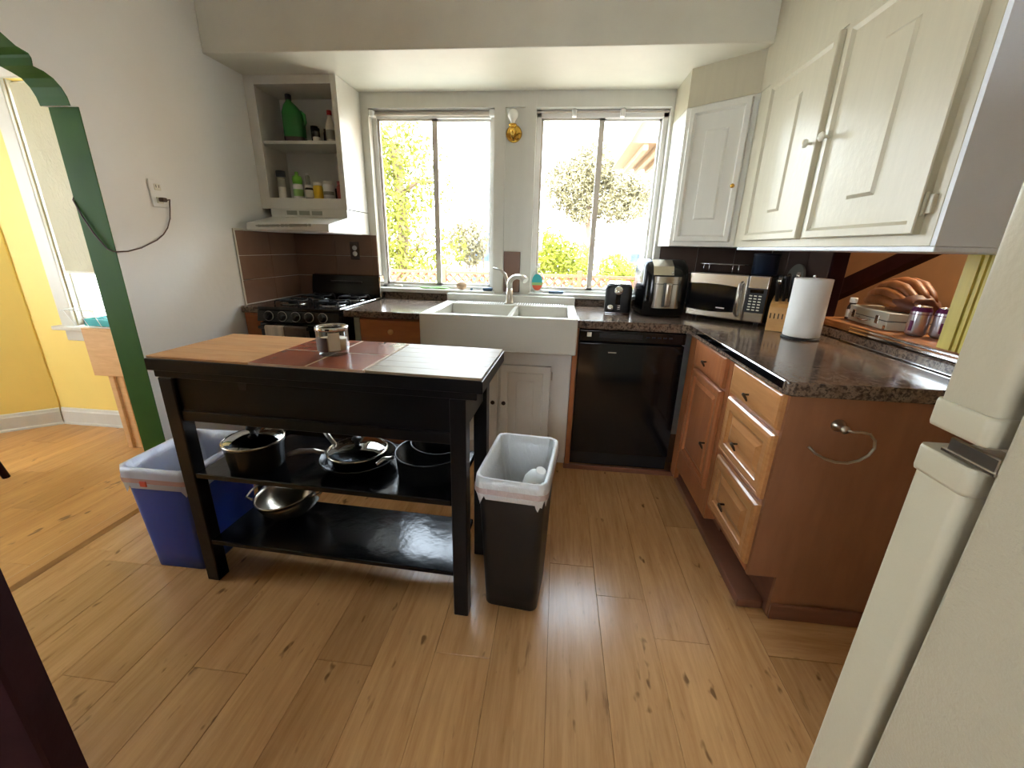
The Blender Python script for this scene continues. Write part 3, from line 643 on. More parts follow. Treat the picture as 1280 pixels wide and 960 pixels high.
# ================================================================== UPPER CABINETS
t = thing('wall_cabinet', 'white two-door wall cabinet with raised panel doors at upper right', 'cabinet', (2.97, -1.14, UZ), world=True)
MB().box(UX+0.012, 3.185, -1.742, -0.575, UZ+0.004, UT-0.002).build('body', 'cream_paint', t)
MB().box(UX, UX+0.0115, -1.742, -0.530, UZ, UT-0.002, 0.001).build('face_frame', 'cream_paint', t)
MB().box(UX+0.001, 3.185, -1.757, -1.7425, UZ, UT-0.002).build('end_panel', 'grey_paint', t)
MB().box(UX+0.001, 3.185, -1.757, -0.575, UZ-0.014, UZ-0.0005, 0.002).build('bottom_rail', 'grey_paint', t)
for y0, y1, ky in ((-1.702, -1.194, -1.224), (-1.150, -0.668, -1.123)):
    d = MB().panel(frame((UX-0.0005, y1, 1.338), (0, -1, 0), (-1, 0, 0)), y1-y0, 0.649, RING_WHITE).build('door', 'cream_paint', t)
    MB().lathe([(0.005, 0), (0.005, 0.016), (0.013, 0.020), (0.015, 0.027), (0.010, 0.033), (0, 0.034)], (UX-0.0175, ky, 1.661), 14, 'X').build('knob', 'offwhite', d)
    hy = y0+0.0 if y0 < -1.5 else y1
    for z in (1.385, 1.90):
        MB().box(UX-0.010, UX+0.002, hy-0.022 if y0 < -1.5 else hy+0.002, hy-0.002 if y0 < -1.5 else hy+0.022, z, z+0.045, 0.002).tube([(UX-0.012, hy+(-0.004 if y0 < -1.5 else 0.004), z-0.004), (UX-0.012, hy+(-0.004 if y0 < -1.5 else 0.004), z+0.05)], 0.004, 8).build('hinge', 'cream_paint', d)
# diagonal corner cabinet
t = thing('corner_cabinet', 'white single-door diagonal corner wall cabinet beside the window', 'cabinet', (2.8, -0.25, UZ), world=True)
MB().prism([(2.485, -0.002), (2.485, -0.293), (2.7535, -0.5195), (2.7535, -0.528), (3.19, -0.528), (3.19, -0.002)], UZ, UT-0.002, 'XY').build('body', 'white_paint', t)
A = Vector((2.485, -0.294, 0)); B = Vector((2.754, -0.52, 0)); u = (B-A).normalized(); n = Vector((-0.643, -0.766, 0)); n = Vector((u.y, -u.x, 0))
L = (B-A).length; o = A+u*0.030+n*0.0005
d = MB().panel(frame((o.x, o.y, 1.335), u, n), L-0.052, 0.652, RING_DIAG).build('door', 'white_paint', t)
kp = A+u*(L-0.040)+n*0.0205
q = MB(Matrix.Translation((kp.x, kp.y, 1.60)) @ Matrix.Rotation(math.atan2(n.y, n.x)+PI/2, 4, 'Z'))
q.lathe([(0.004, 0), (0.004, 0.010), (0.010, 0.014), (0.011, 0.020), (0.006, 0.024), (0, 0.025)], (0, 0, 0), 12, 'Y').build('knob', 'brass', d)
for z in (1.375, 1.90):
    hp = A+u*0.016; MB(Matrix.Translation((hp.x, hp.y, z)) @ Matrix.Rotation(math.atan2(n.y, n.x)+PI/2, 4, 'Z')).box(-0.012, 0.012, -0.008, -0.0005, 0, 0.045, 0.001).build('hinge', 'white_paint', d)
# open shelf cabinet over the stove
t = thing('open_shelf_cabinet', 'white open shelf cabinet above the range hood', 'cabinet', (0.28, -0.15, 1.475), world=True)
cx1, cy = 0.556, -0.294
MB().box(cx1-0.018, cx1, cy+0.0185, -0.001, 1.476, ZS-0.001).build('side_panel', 'white_paint', t)
MB().box(0.0105, 0.028, cy+0.0185, -0.001, 1.476, ZS-0.001).build('side_panel', 'white_paint', t)
MB().box(0.0285, cx1-0.0185, -0.012, -0.001, 1.476, ZS-0.001).build('back_panel', 'white_paint', t)
MB().box(0.0285, cx1-0.0185, cy+0.0185, -0.0125, 1.512, 1.532).build('bottom_panel', 'white_paint', t)
MB().box(0.0285, cx1-0.0185, cy+0.0185, -0.0125, 2.135, 2.155).build('top_panel', 'white_paint', t)
MB().box(0.0285, cx1-0.0185, cy+0.022, -0.0125, 1.832, 1.850, 0.002).build('shelf', 'white_paint', t)
q = MB(); q.box(0.0005, 0.062, cy, cy+0.018, 1.472, ZS-0.001, 0.001).box(0.522, cx1, cy, cy+0.018, 1.472, ZS-0.001, 0.001).box(0.062, 0.522, cy, cy+0.018, 2.130, ZS-0.001, 0.001).box(0.062, 0.522, cy, cy+0.018, 1.472, 1.534, 0.001)
q.build('face_frame', 'white_paint', t)
# range hood
t = thing('range_hood', 'white range hood with peeling paint and three front vents', 'range hood', (0.3, -0.25, 1.337), world=True)
hx0, hx1 = 0.062, 0.5555
MB().prism([(-0.002, 1.337), (-0.535, 1.337), (-0.540, 1.345), (-0.532, 1.378), (-0.30, 1.425), (-0.300, 1.471), (-0.002, 1.471)], hx0, hx1, 'YZ').build('canopy', 'white_paint', t)
for i in range(3): MB().box(0.165+i*0.082, 0.232+i*0.082, -0.3025, -0.2995, 1.437, 1.461, 0.001).build('vent', 'greygreen', t)
q = MB()
for i in range(26):
    a = 0.12+i*0.0128; h_ = 0.006+0.006*abs(math.sin(i*1.7))+0.004*random.random()
    q.box(a, a+0.0129, -0.5395-0.0025, -0.530, 1.362-h_*0.6+0.010*i/26, 1.362+h_*0.5+0.010*i/26)
q.build('peeled_paint_patch', 'greygreen', t)
MB().box(hx0+0.03, hx1-0.03, -0.50, -0.05, 1.333, 1.3365).build('filter', 'alu', t)

# ================================================================== STOVE
t = thing('gas_stove', 'black four-burner gas stove with five front knobs', 'stove', (0.38, -0.34, 0), world=True)
gx0, gx1 = 0.132, 0.628
MB().box(gx0, gx1, -0.625, -0.012, 0.03, 0.898, 0.004).build('body', 'black', t)
MB().box(gx0-0.002, gx1+0.002, -0.655, -0.011, 0.8985, 0.918, 0.005, 2).build('cooktop', 'black', t)
MB().box(gx1+0.0025, gx1+0.010, -0.65, -0.02, 0.9145, 0.924, 0.002).build('chrome_side_trim', 'chrome', t)
MB().prism([(-0.626, 0.8975), (-0.655, 0.8975), (-0.672, 0.836), (-0.626, 0.832)], gx0, gx1, 'YZ', 0.003).build('control_panel', 'black', t)
for i in range(5):
    kx = 0.205+i*0.082
    kb = MB(Matrix.Translation((kx, -0.668, 0.868)) @ Matrix.Rotation(-0.13, 4, 'X'))
    o = kb.lathe([(0.026, -0.004), (0.026, 0.003), (0.022, 0.005), (0.020, 0.020), (0.018, 0.023), (0, 0.024)], (0, 0, 0), 20, 'Y').build('knob', 'black', t)
    MB(Matrix.Translation((kx, -0.668, 0.868)) @ Matrix.Rotation(-0.13, 4, 'X')).lathe([(0.0285, -0.003), (0.0285, 0.002), (0.0262, 0.0025), (0.0262, -0.003)], (0, 0, 0), 24, 'Y', True, False, False).build('knob_ring', 'nickel', o)
MB().box(gx0+0.004, gx1-0.004, -0.660, -0.626, 0.20, 0.828, 0.006, 2).build('oven_door', 'black_gloss', t)
MB().box(gx0+0.004, gx1-0.004, -0.655, -0.626, 0.04, 0.19, 0.006, 2).build('broiler_drawer', 'black', t)
q = MB().tube([(gx0+0.03, -0.705, 0.808), (gx1-0.03, -0.705, 0.808)], 0.010, 10)
q.box(gx0+0.035, gx0+0.055, -0.705, -0.659, 0.800, 0.816).box(gx1-0.055, gx1-0.035, -0.705, -0.659, 0.800, 0.816); q.build('oven_handle', 'black', t)
bgd = MB().prism([(-0.012, 0.915), (-0.075, 0.915), (-0.070, 0.975), (-0.050, 1.065), (-0.012, 1.070)], gx0, gx1, 'YZ', 0.003).build('backguard', 'black', t)
MB().box(gx0+0.14, gx0+0.37, -0.0695, -0.06, 1.015, 1.028).build('vent_slot', 'black_matte', bgd)
MB().box(gx1+0.0005, gx1+0.010, -0.078, -0.012, 0.92, 1.068, 0.002).build('backguard_end_cap', 'chrome', t)
for bx in (0.255, 0.505):
    for by in (-0.49, -0.21):
        bo = MB().lathe([(0.075, 0), (0.078, 0.003), (0.060, 0.004), (0.050, 0.002)], (bx, by, 0.9182), 24).build('drip_pan', 'chrome', t)
        MB().lathe([(0.030, 0), (0.032, 0.010), (0.026, 0.014), (0.0, 0.016)], (bx, by, 0.9215), 20).build('burner_cap', 'castiron', bo)
        q = MB()
        for a in range(4):
            ca, sa = math.cos(a*PI/2+PI/4), math.sin(a*PI/2+PI/4)
            q.tube([(bx+0.105*ca, by+0.105*sa, 0.919), (bx+0.103*ca, by+0.103*sa, 0.938), (bx+0.095*ca, by+0.095*sa, 0.944), (bx+0.022*ca, by+0.022*sa, 0.944)], 0.0045, 6)
        q.tube([(bx+0.078*math.cos(2*PI*i/24), by+0.078*math.sin(2*PI*i/24), 0.941) for i in range(24)], 0.004, 6, closed=True)
        q.build('grate', 'castiron', t)
def towel(name, label, x0, x1, mat, zb):
    q = MB(); n_ = 14; prof = []
    for i in range(9): a = PI*i/8; prof.append((-0.705-0.0135*math.cos(a)*-1, 0.755+0.0135*math.sin(a)))
    prof = [(-0.6905, zb+0.06)]+[(-0.705+0.0145*math.cos(a), 0.808+0.0145*math.sin(a)) for a in [PI*i/8 for i in range(9)]]+[(-0.7205, zb+0.1), (-0.722, zb)]
    outer = prof; inner = [(y_ + (0.003 if y_ < -0.705 else -0.003), z_) for y_, z_ in prof]
    loops = []
    for j in range(n_+1):
        xx = x0+(x1-x0)*j/n_; w_ = 0.002*math.sin(j*1.9)
        loops.append([(xx, y_+(w_ if i > 9 else 0), z_) for i, (y_, z_) in enumerate(outer)]+[(xx, y_*1+(w_ if 0 else 0), z_-(0.003 if 1 <= i <= 9 else 0)) for i, (y_, z_) in reversed(list(enumerate(inner)))])
    return tag(q.loft(loops, True, True, True).build(name, mat), label, 'towel')
towel('dish_towel', 'pale striped dish towel hanging on the oven handle', 0.205, 0.318, 'towel_light', 0.50)
towel('dish_towel', 'grey-brown dish towel hanging on the oven handle beside the striped one', 0.320, 0.455, 'towel_dark', 0.52)

# ================================================================== ISLAND CART
isl = thing('kitchen_island', 'black kitchen island with butcher block and red tile top', 'kitchen island', (1.095, -1.559, 0), -0.0377)
HW, HD = 0.5675, 0.1945
MB().box(-HW, HW, -HD, HD, 0.866, 0.906, 0.002).build('top_frame', 'blackwood', isl)
def stave_set(x0, x1, mt):
    n_ = 6; w = (2*HD-0.012)/n_; me = None
    for i in range(n_):
        yc = -HD+0.006+w*(i+0.5)
        if me is None:
            b = MB().box(-(x1-x0)/2+0.0004, (x1-x0)/2-0.0004, -w/2+0.0003, w/2-0.0003, 0, 0.0080, 0.0006); me = bpy.data.meshes.new('stave'); b.bm.to_mesh(me); b.bm.free(); me.materials.append(M[mt])
        link('stave', me, isl, ((x0+x1)/2, yc, 0.9062))
stave_set(-HW+0.004, -0.194, 'block1'); stave_set(0.200, HW-0.004, 'block2')
MB().box(-0.192, 0.198, -HD+0.006, HD-0.006, 0.9062, 0.9138).build('grout_bed', 'grout', isl)
for x0, x1 in ((-0.1915, -0.001), (0.006, 0.1915)):
    for y0, y1 in ((-HD+0.007, -0.002), (0.003, HD-0.007)):
        o = MB().box(-(x1-x0)/2, (x1-x0)/2, -(y1-y0)/2, (y1-y0)/2, 0, 0.0070, 0.0015).build('tile', 'redtile', isl); o.location = ((x0+x1)/2, (y0+y1)/2, 0.9075)
MB().box(-HW+0.012, HW-0.02, -HD+0.012, HD-0.012, 0.840, 0.8658, 0.002).build('under_frame', 'blackwood', isl)
LX = (-0.5175, 0.4875)
for x in LX:
    for y in (-0.160, 0.160):
        MB().box(x-0.026, x+0.026, y-0.026, y+0.026, 0.0, 0.8398, 0.003).build('leg', 'blackwood', isl)
MB().box(LX[0]+0.0265, LX[1]-0.0265, -0.172, -0.150, 0.722, 0.8398, 0.002).build('front_apron', 'blackwood', isl)
MB().box(LX[0]+0.0265, LX[1]-0.0265, -0.178, -0.146, 0.684, 0.7215, 0.002).build('front_rail', 'blackwood', isl)
MB().prism([(-0.259, 0.837), (-0.226, 0.837), (-0.231, 0.812), (-0.254, 0.812)], -0.1735, -0.1722, 'XZ').build('apron_notch', 'black_matte', isl)
MB().box(LX[0]+0.0265, LX[1]-0.0265, 0.146, 0.172, 0.800, 0.8398, 0.002).build('rear_apron', 'blackwood', isl)
for x in LX:
    MB().box(x-0.012, x+0.012, -0.1335, 0.1335, 0.72, 0.8398, 0.002).build('side_apron', 'blackwood', isl)
MB().box(LX[0]+0.0265, LX[1]-0.0265, -0.182, 0.180, 0.458, 0.480, 0.003).build('shelf', 'blackshelf', isl)
MB().box(LX[0]+0.0265, LX[1]-0.0265, -0.182, 0.125, 0.170, 0.190, 0.003).build('shelf', 'blackshelf', isl)
SH1, SH2 = 0.4805, 0.1905
# candle jar on the island
t = thing('candle_jar', 'glass candle jar with patterned label on the red tiles', 'candle', (1.10, -1.585, 0.9148))
MB().lathe([(0.044, 0.0), (0.049, 0.004), (0.051, 0.02), (0.052, 0.088), (0.050, 0.096), (0.047, 0.096), (0.048, 0.085), (0.047, 0.016), (0.0, 0.014)], n=32, cap1=False).build('jar', 'clear', t)
MB().lathe([(0.046, 0.017), (0.0465, 0.055), (0.0, 0.056)], n=28).build('wax', 'wax', t)
q = MB()
for a0, a1 in ((200, 280),):
    q.loft([[(0.0525*math.cos(math.radians(a)), 0.0525*math.sin(math.radians(a)), z) for z in (0.018, 0.066)] for a in range(a0, a1+1, 8)], False, False, True, closed=False)
q.build('label', 'label_dark', t)
q = MB(); q.loft([[(0.0525*math.cos(math.radians(a)), 0.0525*math.sin(math.radians(a)), z) for z in (0.022, 0.082)] for a in range(284, 330, 8)], False, False, True, closed=False); q.build('label', 'offwhite', t)
MB().lathe([(0.0515, 0.086), (0.0535, 0.088), (0.0535, 0.097), (0.050, 0.0985), (0.047, 0.097)], n=32, cap0=False, cap1=False).build('rim_band', 'chrome', t)
# pots on the upper shelf
def handle_tube(parent, pts, r, mat='pan', name='handle'):
    return MB().tube(pts, r, 8).build(name, mat, parent)
t = thing('saucepan', 'black saucepan with glass lid on the upper island shelf', 'saucepan', (0.778, -1.634, SH1))
MB().lathe([(0.082, 0), (0.090, 0.006), (0.100, 0.10), (0.104, 0.102), (0.104, 0.106), (0.098, 0.105), (0.088, 0.010), (0.0, 0.008)], n=36, cap1=False).build('pot', 'pan', t)
li = MB().lathe([(0.102, 0.107), (0.098, 0.112), (0.070, 0.124), (0.035, 0.131), (0.0, 0.133)], n=32, cap0=False, cap1=False).build('lid', 'lidglass', t)
MB().lathe([(0.099, 0.1065), (0.104, 0.107), (0.104, 0.112), (0.098, 0.1135)], n=36, cap0=False, cap1=False).build('lid_rim', 'steel', li)
MB().lathe([(0.010, 0.131), (0.008, 0.142), (0.020, 0.150), (0.018, 0.160), (0, 0.162)], n=16).build('lid_knob', 'black_matte', li)
handle_tube(t, [(0.060, 0.075, 0.090), (0.075, 0.110, 0.096), (0.095, 0.150, 0.094), (0.11, 0.18, 0.084)], [0.010, 0.010, 0.011, 0.009], 'pan')
t = thing('frying_pan', 'wide dark frying pan under the smaller lidded pan on the island', 'frying pan', (1.150, -1.580, SH1))
MB().lathe([(0.095, 0), (0.105, 0.004), (0.138, 0.045), (0.142, 0.046), (0.141, 0.049), (0.134, 0.047), (0.100, 0.008), (0, 0.007)], n=40, cap1=False).build('pan', 'pan', t)
handle_tube(t, [(-0.132, -0.005, 0.044), (-0.17, -0.015, 0.056), (-0.215, -0.035, 0.060), (-0.25, -0.05, 0.052)], [0.009, 0.009, 0.011, 0.008], 'nickel')
t = thing('lidded_pan', 'small pan with glass lid stacked inside the wide frying pan', 'frying pan', (1.145, -1.575, SH1+0.0085))
MB().lathe([(0.080, 0), (0.088, 0.004), (0.106, 0.050), (0.110, 0.051), (0.109, 0.054), (0.103, 0.052), (0.084, 0.008), (0, 0.007)], n=40, cap1=False).build('pan', 'pan', t)
li = MB().lathe([(0.108, 0.056), (0.090, 0.066), (0.05, 0.076), (0.0, 0.079)], n=36, cap0=False, cap1=False).build('lid', 'lidglass', t)
MB().lathe([(0.106, 0.0545), (0.111, 0.055), (0.111, 0.060), (0.105, 0.062)], n=36, cap0=False, cap1=False).build('lid_rim', 'steel', li)
MB().lathe([(0.010, 0.078), (0.007, 0.090), (0.019, 0.098), (0.016, 0.106), (0, 0.108)], n=16).build('lid_knob', 'black_matte', li)
handle_tube(t, [(-0.104, 0.03, 0.050), (-0.14, 0.05, 0.075), (-0.19, 0.09, 0.098), (-0.22, 0.11, 0.096)], [0.008, 0.009, 0.010, 0.008], 'nickel')
t = thing('stock_pot', 'large dark pot with smaller pan inside at right of the shelf', 'pot', (1.425, -1.585, SH1))
MB().lathe([(0.105, 0), (0.114, 0.005), (0.120, 0.085), (0.124, 0.087), (0.123, 0.091), (0.117, 0.089), (0.110, 0.010), (0, 0.008)], n=40, cap1=False).build('pot', 'pan', t)
handle_tube(t, [(-0.116, -0.05, 0.075), (-0.145, -0.07, 0.078), (-0.160, -0.095, 0.070)], [0.007, 0.008, 0.006], 'nickel')
t = thing('small_pan', 'small dark pan resting tilted inside the large pot', 'pan', (1.435, -1.570, SH1+0.012))
q = MB(Matrix.Rotation(0.10, 4, 'Y'))
q.lathe([(0.070, 0.012), (0.078, 0.016), (0.088, 0.100), (0.091, 0.101), (0.090, 0.104), (0.085, 0.102), (0.074, 0.022), (0, 0.020)], n=36, cap1=False).build('pan', 'pan', t)
# metal mixing bowl on the lower shelf, tilted and nested
def bowl(name, label, loc, R_, H_, tilt, mat, handle=False):
    t = thing(name, label, 'bowl', loc)
    X = Matrix.Rotation(tilt[0], 4, 'X') @ Matrix.Rotation(tilt[1], 4, 'Y')
    prof = [(R_*0.30, 0.0)]+[(R_*math.sin(0.32+a*(PI/2-0.32)), H_*(1-math.cos(0.32+a*(PI/2-0.32)))*1.0) for a in [i/9 for i in range(1, 10)]]
    inner = [(max(r_-0.003, 0), h_+0.003) for r_, h_ in reversed(prof[:-1])]
    MB(X).lathe(prof+[(R_+0.006, H_+0.001), (R_+0.005, H_+0.005), (R_-0.003, H_+0.003)]+inner+[(0, 0.004)], n=40, cap1=False).build('bowl', mat, t)
    if handle:
        MB(X).tube([(-R_*0.93, 0.055, H_*0.95), (-R_-0.035, 0.045, H_+0.004), (-R_-0.042, 0, H_+0.006), (-R_-0.035, -0.045, H_+0.004), (-R_*0.93, -0.055, H_*0.95)], 0.005, 8).build('handle', 'steel', t)
        MB(X).tube([(R_*0.93, 0.055, H_*0.95), (R_+0.035, 0.045, H_+0.004), (R_+0.042, 0, H_+0.006), (R_+0.035, -0.045, H_+0.004), (R_*0.93, -0.055, H_*0.95)], 0.005, 8).build('handle', 'steel', t)
    return t
bowl('steel_colander', 'stainless steel bowl with handles tilted on the lower island shelf', (0.826, -1.520, SH2+0.014), 0.130, 0.112, (0.10, -0.16), 'steel', True)

# ================================================================== BINS
def bin_(name, label, loc, rotz, wb, db, wt, dt, h, r, mat, liner, skirt, band):
    t = thing(name, label, 'trash bin', loc, rotz)
    lo = []
    for k_ in range(7):
        f = k_/6; lo.append(rrect(wb+(wt-wb)*f, db+(dt-db)*f, r, 0.002+h*f))
    inn = []
    for k_ in range(7):
        f = 1-k_/6; inn.append(rrect(wb+(wt-wb)*f-0.008, db+(dt-db)*f-0.008, r-0.003, 0.008+(h-0.008)*f+0.002))
    MB().loft([rrect(wb-0.01, db-0.01, r, 0.0)]+lo+inn, True, True).build('bin_body', mat, t)
    # liner: skirt outside, over the rim, and down inside
    def wav(loop, amp, ph, dz=0):
        out = []
        cx_ = 0
        for i, (x_, y_, z_) in enumerate(loop):
            d_ = Vector((x_, y_)).normalized(); a = amp*(math.sin(i*1.7+ph)+0.7*math.sin(i*3.1+ph*2))
            out.append((x_+d_.x*a, y_+d_.y*a, z_+dz*(math.sin(i*0.9+ph)+0.6*math.sin(i*2.3+ph))))
        return out
    N = 9
    L = [wav(rrect(wt+0.016-0.010, dt+0.016-0.010, r+0.006, h-skirt, N), 0.003, 1.0, 0.013), wav(rrect(wt+0.018, dt+0.018, r+0.006, h-skirt*0.55, N), 0.002, 0.4, 0.002),
         wav(rrect(wt+0.018, dt+0.018, r+0.006, h-0.012, N), 0.0012, 0.2), wav(rrect(wt+0.012, dt+0.012, r+0.004, h+0.009, N), 0.001, 0.1, 0.001), wav(rrect(wt-0.012, dt-0.012, r, h+0.007, N), 0.002, 0.8),
         wav(rrect(wt-0.026, dt-0.026, r, h-0.06, N), 0.003, 1.6), wav(rrect(wt-0.055, dt-0.06, r*1.3, h-0.16, N), 0.006, 2.2, 0.004), wav(rrect(wt-0.085, dt-0.11, r*1.4, h-0.30, N), 0.007, 3.0, 0.006)]
    MB().loft(L, False, True).build('liner', liner, t)
    if band:
        bz = h-skirt*0.60
        q = MB().loft([rrect(wt+0.0215, dt+0.0215, r+0.006, bz, N), rrect(wt+0.0225, dt+0.0225, r+0.006, bz+0.020, N)], False, False)
        q.build('drawstring_band', band, t)
    return t
b1 = bin_('recycling_bin', 'blue plastic bin with white liner beside the arch', (0.392, -1.522, 0), 0.0, 0.235, 0.315, 0.285, 0.345, 0.455, 0.035, 'bluebin', 'liner_blue', 0.085, thin_film('peach_band', (236, 190, 172), 0.25))
q = MB().box(-0.045, -0.018, -0.192, -0.186, 0.395, 0.418, 0.002); q.build('drawstring_tab', 'orange_red', b1)
b2 = bin_('trash_bin', 'black plastic trash bin with white liner right of the island', (1.760, -1.588, 0), -0.10, 0.195, 0.235, 0.225, 0.345, 0.565, 0.028, 'black_matte', 'liner', 0.075, thin_film('pale_pink_band', (232, 210, 206), 0.2))
t = thing('grey_bottle', 'grey plastic jug lying inside the black trash bin', 'bottle', (1.795, -1.60, 0.40))
q = MB(Matrix.Rotation(0.30, 4, 'X') @ Matrix.Rotation(0.25, 4, 'Y'))
q.loft([rrect(0.07, 0.07, 0.02, 0.0), rrect(0.082, 0.082, 0.025, 0.01), rrect(0.085, 0.085, 0.025, 0.10), rrect(0.07, 0.07, 0.028, 0.135), rrect(0.034, 0.034, 0.016, 0.155), rrect(0.034, 0.034, 0.016, 0.17)], True, True)
q.build('jug', 'white', t)

# ================================================================== FRIDGE
t = thing('refrigerator', 'almond textured top-freezer refrigerator at the right edge', 'refrigerator', (2.68, -2.85, 0), world=True)
fx0, fx1 = 2.300, 3.06
MB().box(fx0, fx1, -3.22, -2.500, 0.03, 1.70, 0.006, 2).build('cabinet_body', 'almond', t)
MB().box(fx0+0.034, fx1-0.034, -2.4995, -2.482, 0.09, 1.695).build('door_gasket', 'gasket', t)
for nm, z0, z1 in (('freezer_door', 1.100, 1.695), ('fridge_door', 0.09, 1.072)):
    q = MB().loft([rrect(fx1-fx0-0.004, 0.064, 0.008, z0+0.0, 5, (fx0+fx1)/2, -2.4485), rrect(fx1-fx0, 0.066, 0.009, z0+0.006, 5, (fx0+fx1)/2, -2.4485), rrect(fx1-fx0, 0.066, 0.009, z1-0.006, 5, (fx0+fx1)/2, -2.4485), rrect(fx1-fx0-0.004, 0.064, 0.008, z1, 5, (fx0+fx1)/2, -2.4485)], True, True, True)
    d = q.build(nm, 'almond_door', t)
    zc = z0 if nm == 'freezer_door' else z1-0.030
    MB().loft([rrect(fx1-fx0+0.004, 0.070, 0.008, zc-0.001, 5, (fx0+fx1)/2, -2.4485), rrect(fx1-fx0+0.006, 0.072, 0.009, zc+0.003, 5, (fx0+fx1)/2, -2.4485), rrect(fx1-fx0+0.006, 0.072, 0.009, zc+0.027, 5, (fx0+fx1)/2, -2.4485), rrect(fx1-fx0+0.004, 0.070, 0.008, zc+0.031, 5, (fx0+fx1)/2, -2.4485)], True, True, True).build('door_cap', 'almond_door', d)
    MB().box(fx1-0.10, fx1-0.07, -2.40, -2.365, z0+0.12 if nm == 'freezer_door' else z1-0.55, z0+0.45 if nm == 'freezer_door' else z1-0.12, 0.008, 2).build('handle', 'almond_door', d)
MB().box(fx0-0.001, fx0+0.06, -2.503, -2.440, 1.0755, 1.0800, 0.001).box(fx0+0.001, fx0+0.006, -2.500, -2.445, 1.076, 1.094, 0.001).build('hinge', 'steel', t)
MB().box(fx0+0.02, fx1-0.02, -3.2, -2.47, 0.0, 0.028).build('base_grille', 'black_matte', t)

# ================================================================== OPEN DOOR (dark edge, lower left)
A = Vector((1.8555-0.894*0.62+0.006, -2.9175+0.448*0.62+0.012, 0))
dr = Vector((-0.93, -0.37, 0)).normalized(); nr = Vector((-dr.y, dr.x, 0))
X = Matrix(((dr.x, nr.x, 0, A.x), (dr.y, nr.y, 0, A.y), (0, 0, 1, 0), (0, 0, 0, 1)))
dd = struct(MB(X).box(0.0, 0.72, 0.0, 0.042, 0.012, 2.02, 0.003).build('door_1', 'maroon'), 'dark maroon open door edge')

# ================================================================== THINGS ON THE COUNTERS
# toaster
t = thing('toaster', 'black two-slot toaster with chrome top by the window', 'toaster', (2.238, -0.225, 0.9145), math.radians(-8))
MB().loft([rrect(0.145, 0.245, 0.02, 0.006), rrect(0.155, 0.255, 0.024, 0.016), rrect(0.155, 0.255, 0.028, 0.145), rrect(0.147, 0.247, 0.03, 0.165), rrect(0.125, 0.225, 0.03, 0.172)], True, True).build('body', 'black_matte', t)
MB().loft([rrect(0.132, 0.232, 0.03, 0.1705), rrect(0.126, 0.226, 0.03, 0.177)], True, True).build('top_plate', 'chrome', t)
for x in (-0.028, 0.028): MB().box(x-0.012, x+0.012, -0.085, 0.085, 0.1765, 0.1778).build('slot', 'black_matte', t)
MB().box(-0.072, 0.072, -0.115, 0.115, 0.0, 0.012, 0.004).build('base', 'chrome', t)
fr = MB().box(-0.014, 0.014, -0.1305, -0.1262, 0.055, 0.135, 0.002).build('lever_slot', 'black_gloss', t)
q = MB(); q.lathe([(0.026, 0), (0.024, 0.006), (0.0, 0.008)], (0, -0.127, 0.138), 18, 'Y'); q.build('lever', 'chrome', t)
MB().lathe([(0.019, 0), (0.018, 0.010), (0, 0.011)], (-0.040, -0.127, 0.036), 18, 'Y').build('dial', 'chrome', t)
for z in (0.026, 0.036, 0.046): MB().box(0.0, 0.018, -0.1305, -0.127, z, z+0.005, 0.001).build('button', 'chrome', t)
MB().box(0.0778, 0.0786, -0.11, 0.11, 0.03, 0.14).build('side_trim', 'chrome', t)
# air fryer
t = thing('air_fryer', 'black air fryer with stainless steel basket front', 'air fryer', (2.474, -0.235, 0.9145), math.radians(4))
MB().loft([rrect(0.24, 0.29, 0.05, 0.004), rrect(0.255, 0.305, 0.055, 0.014), rrect(0.260, 0.310, 0.06, 0.10), rrect(0.258, 0.308, 0.06, 0.235), rrect(0.252, 0.285, 0.055, 0.285, 5, 0, 0.010), rrect(0.235, 0.225, 0.05, 0.318, 5, 0, 0.032), rrect(0.20, 0.19, 0.05, 0.322, 5, 0, 0.035)], True, True).build('body', 'black', t)
pn = MB().prism([(-0.155, 0.236), (-0.1365, 0.284), (-0.085, 0.3185), (-0.080, 0.312), (-0.128, 0.278), (-0.146, 0.236)], -0.085, 0.03, 'YZ').build('top_panel', 'steel', t)
q = MB(); arc = [(-0.098, -0.128), (-0.085, -0.150), (-0.05, -0.162), (0, -0.166), (0.05, -0.162), (0.085, -0.150), (0.098, -0.128)]
q.loft([[(x, y, z) for x, y in arc] for z in (0.05, 0.185)], False, False, True, closed=False)
q.loft([[(x, y+0.004, z) for x, y in arc] for z in (0.05, 0.185)], False, False, True, closed=False)
ba = q.build('basket_front', 'steel', t)
q = MB(); q.loft([[(x, y, z) for x, y in arc] for z in (0.188, 0.228)], False, False, True, closed=False); q.build('basket_band', 'steel', t)
MB().box(-0.018, 0.018, -0.200, -0.160, 0.060, 0.195, 0.010, 3).build('basket_handle', 'steel', t)
MB().box(-0.024, -0.0185, -0.190, -0.160, 0.060, 0.195, 0.002).build('handle_side', 'black', t)
MB().lathe([(0.006, 0), (0.005, 0.003), (0, 0.004)], (0.022, -0.152, 0.250), 10, 'Y').build('power_button', 'chrome', t)
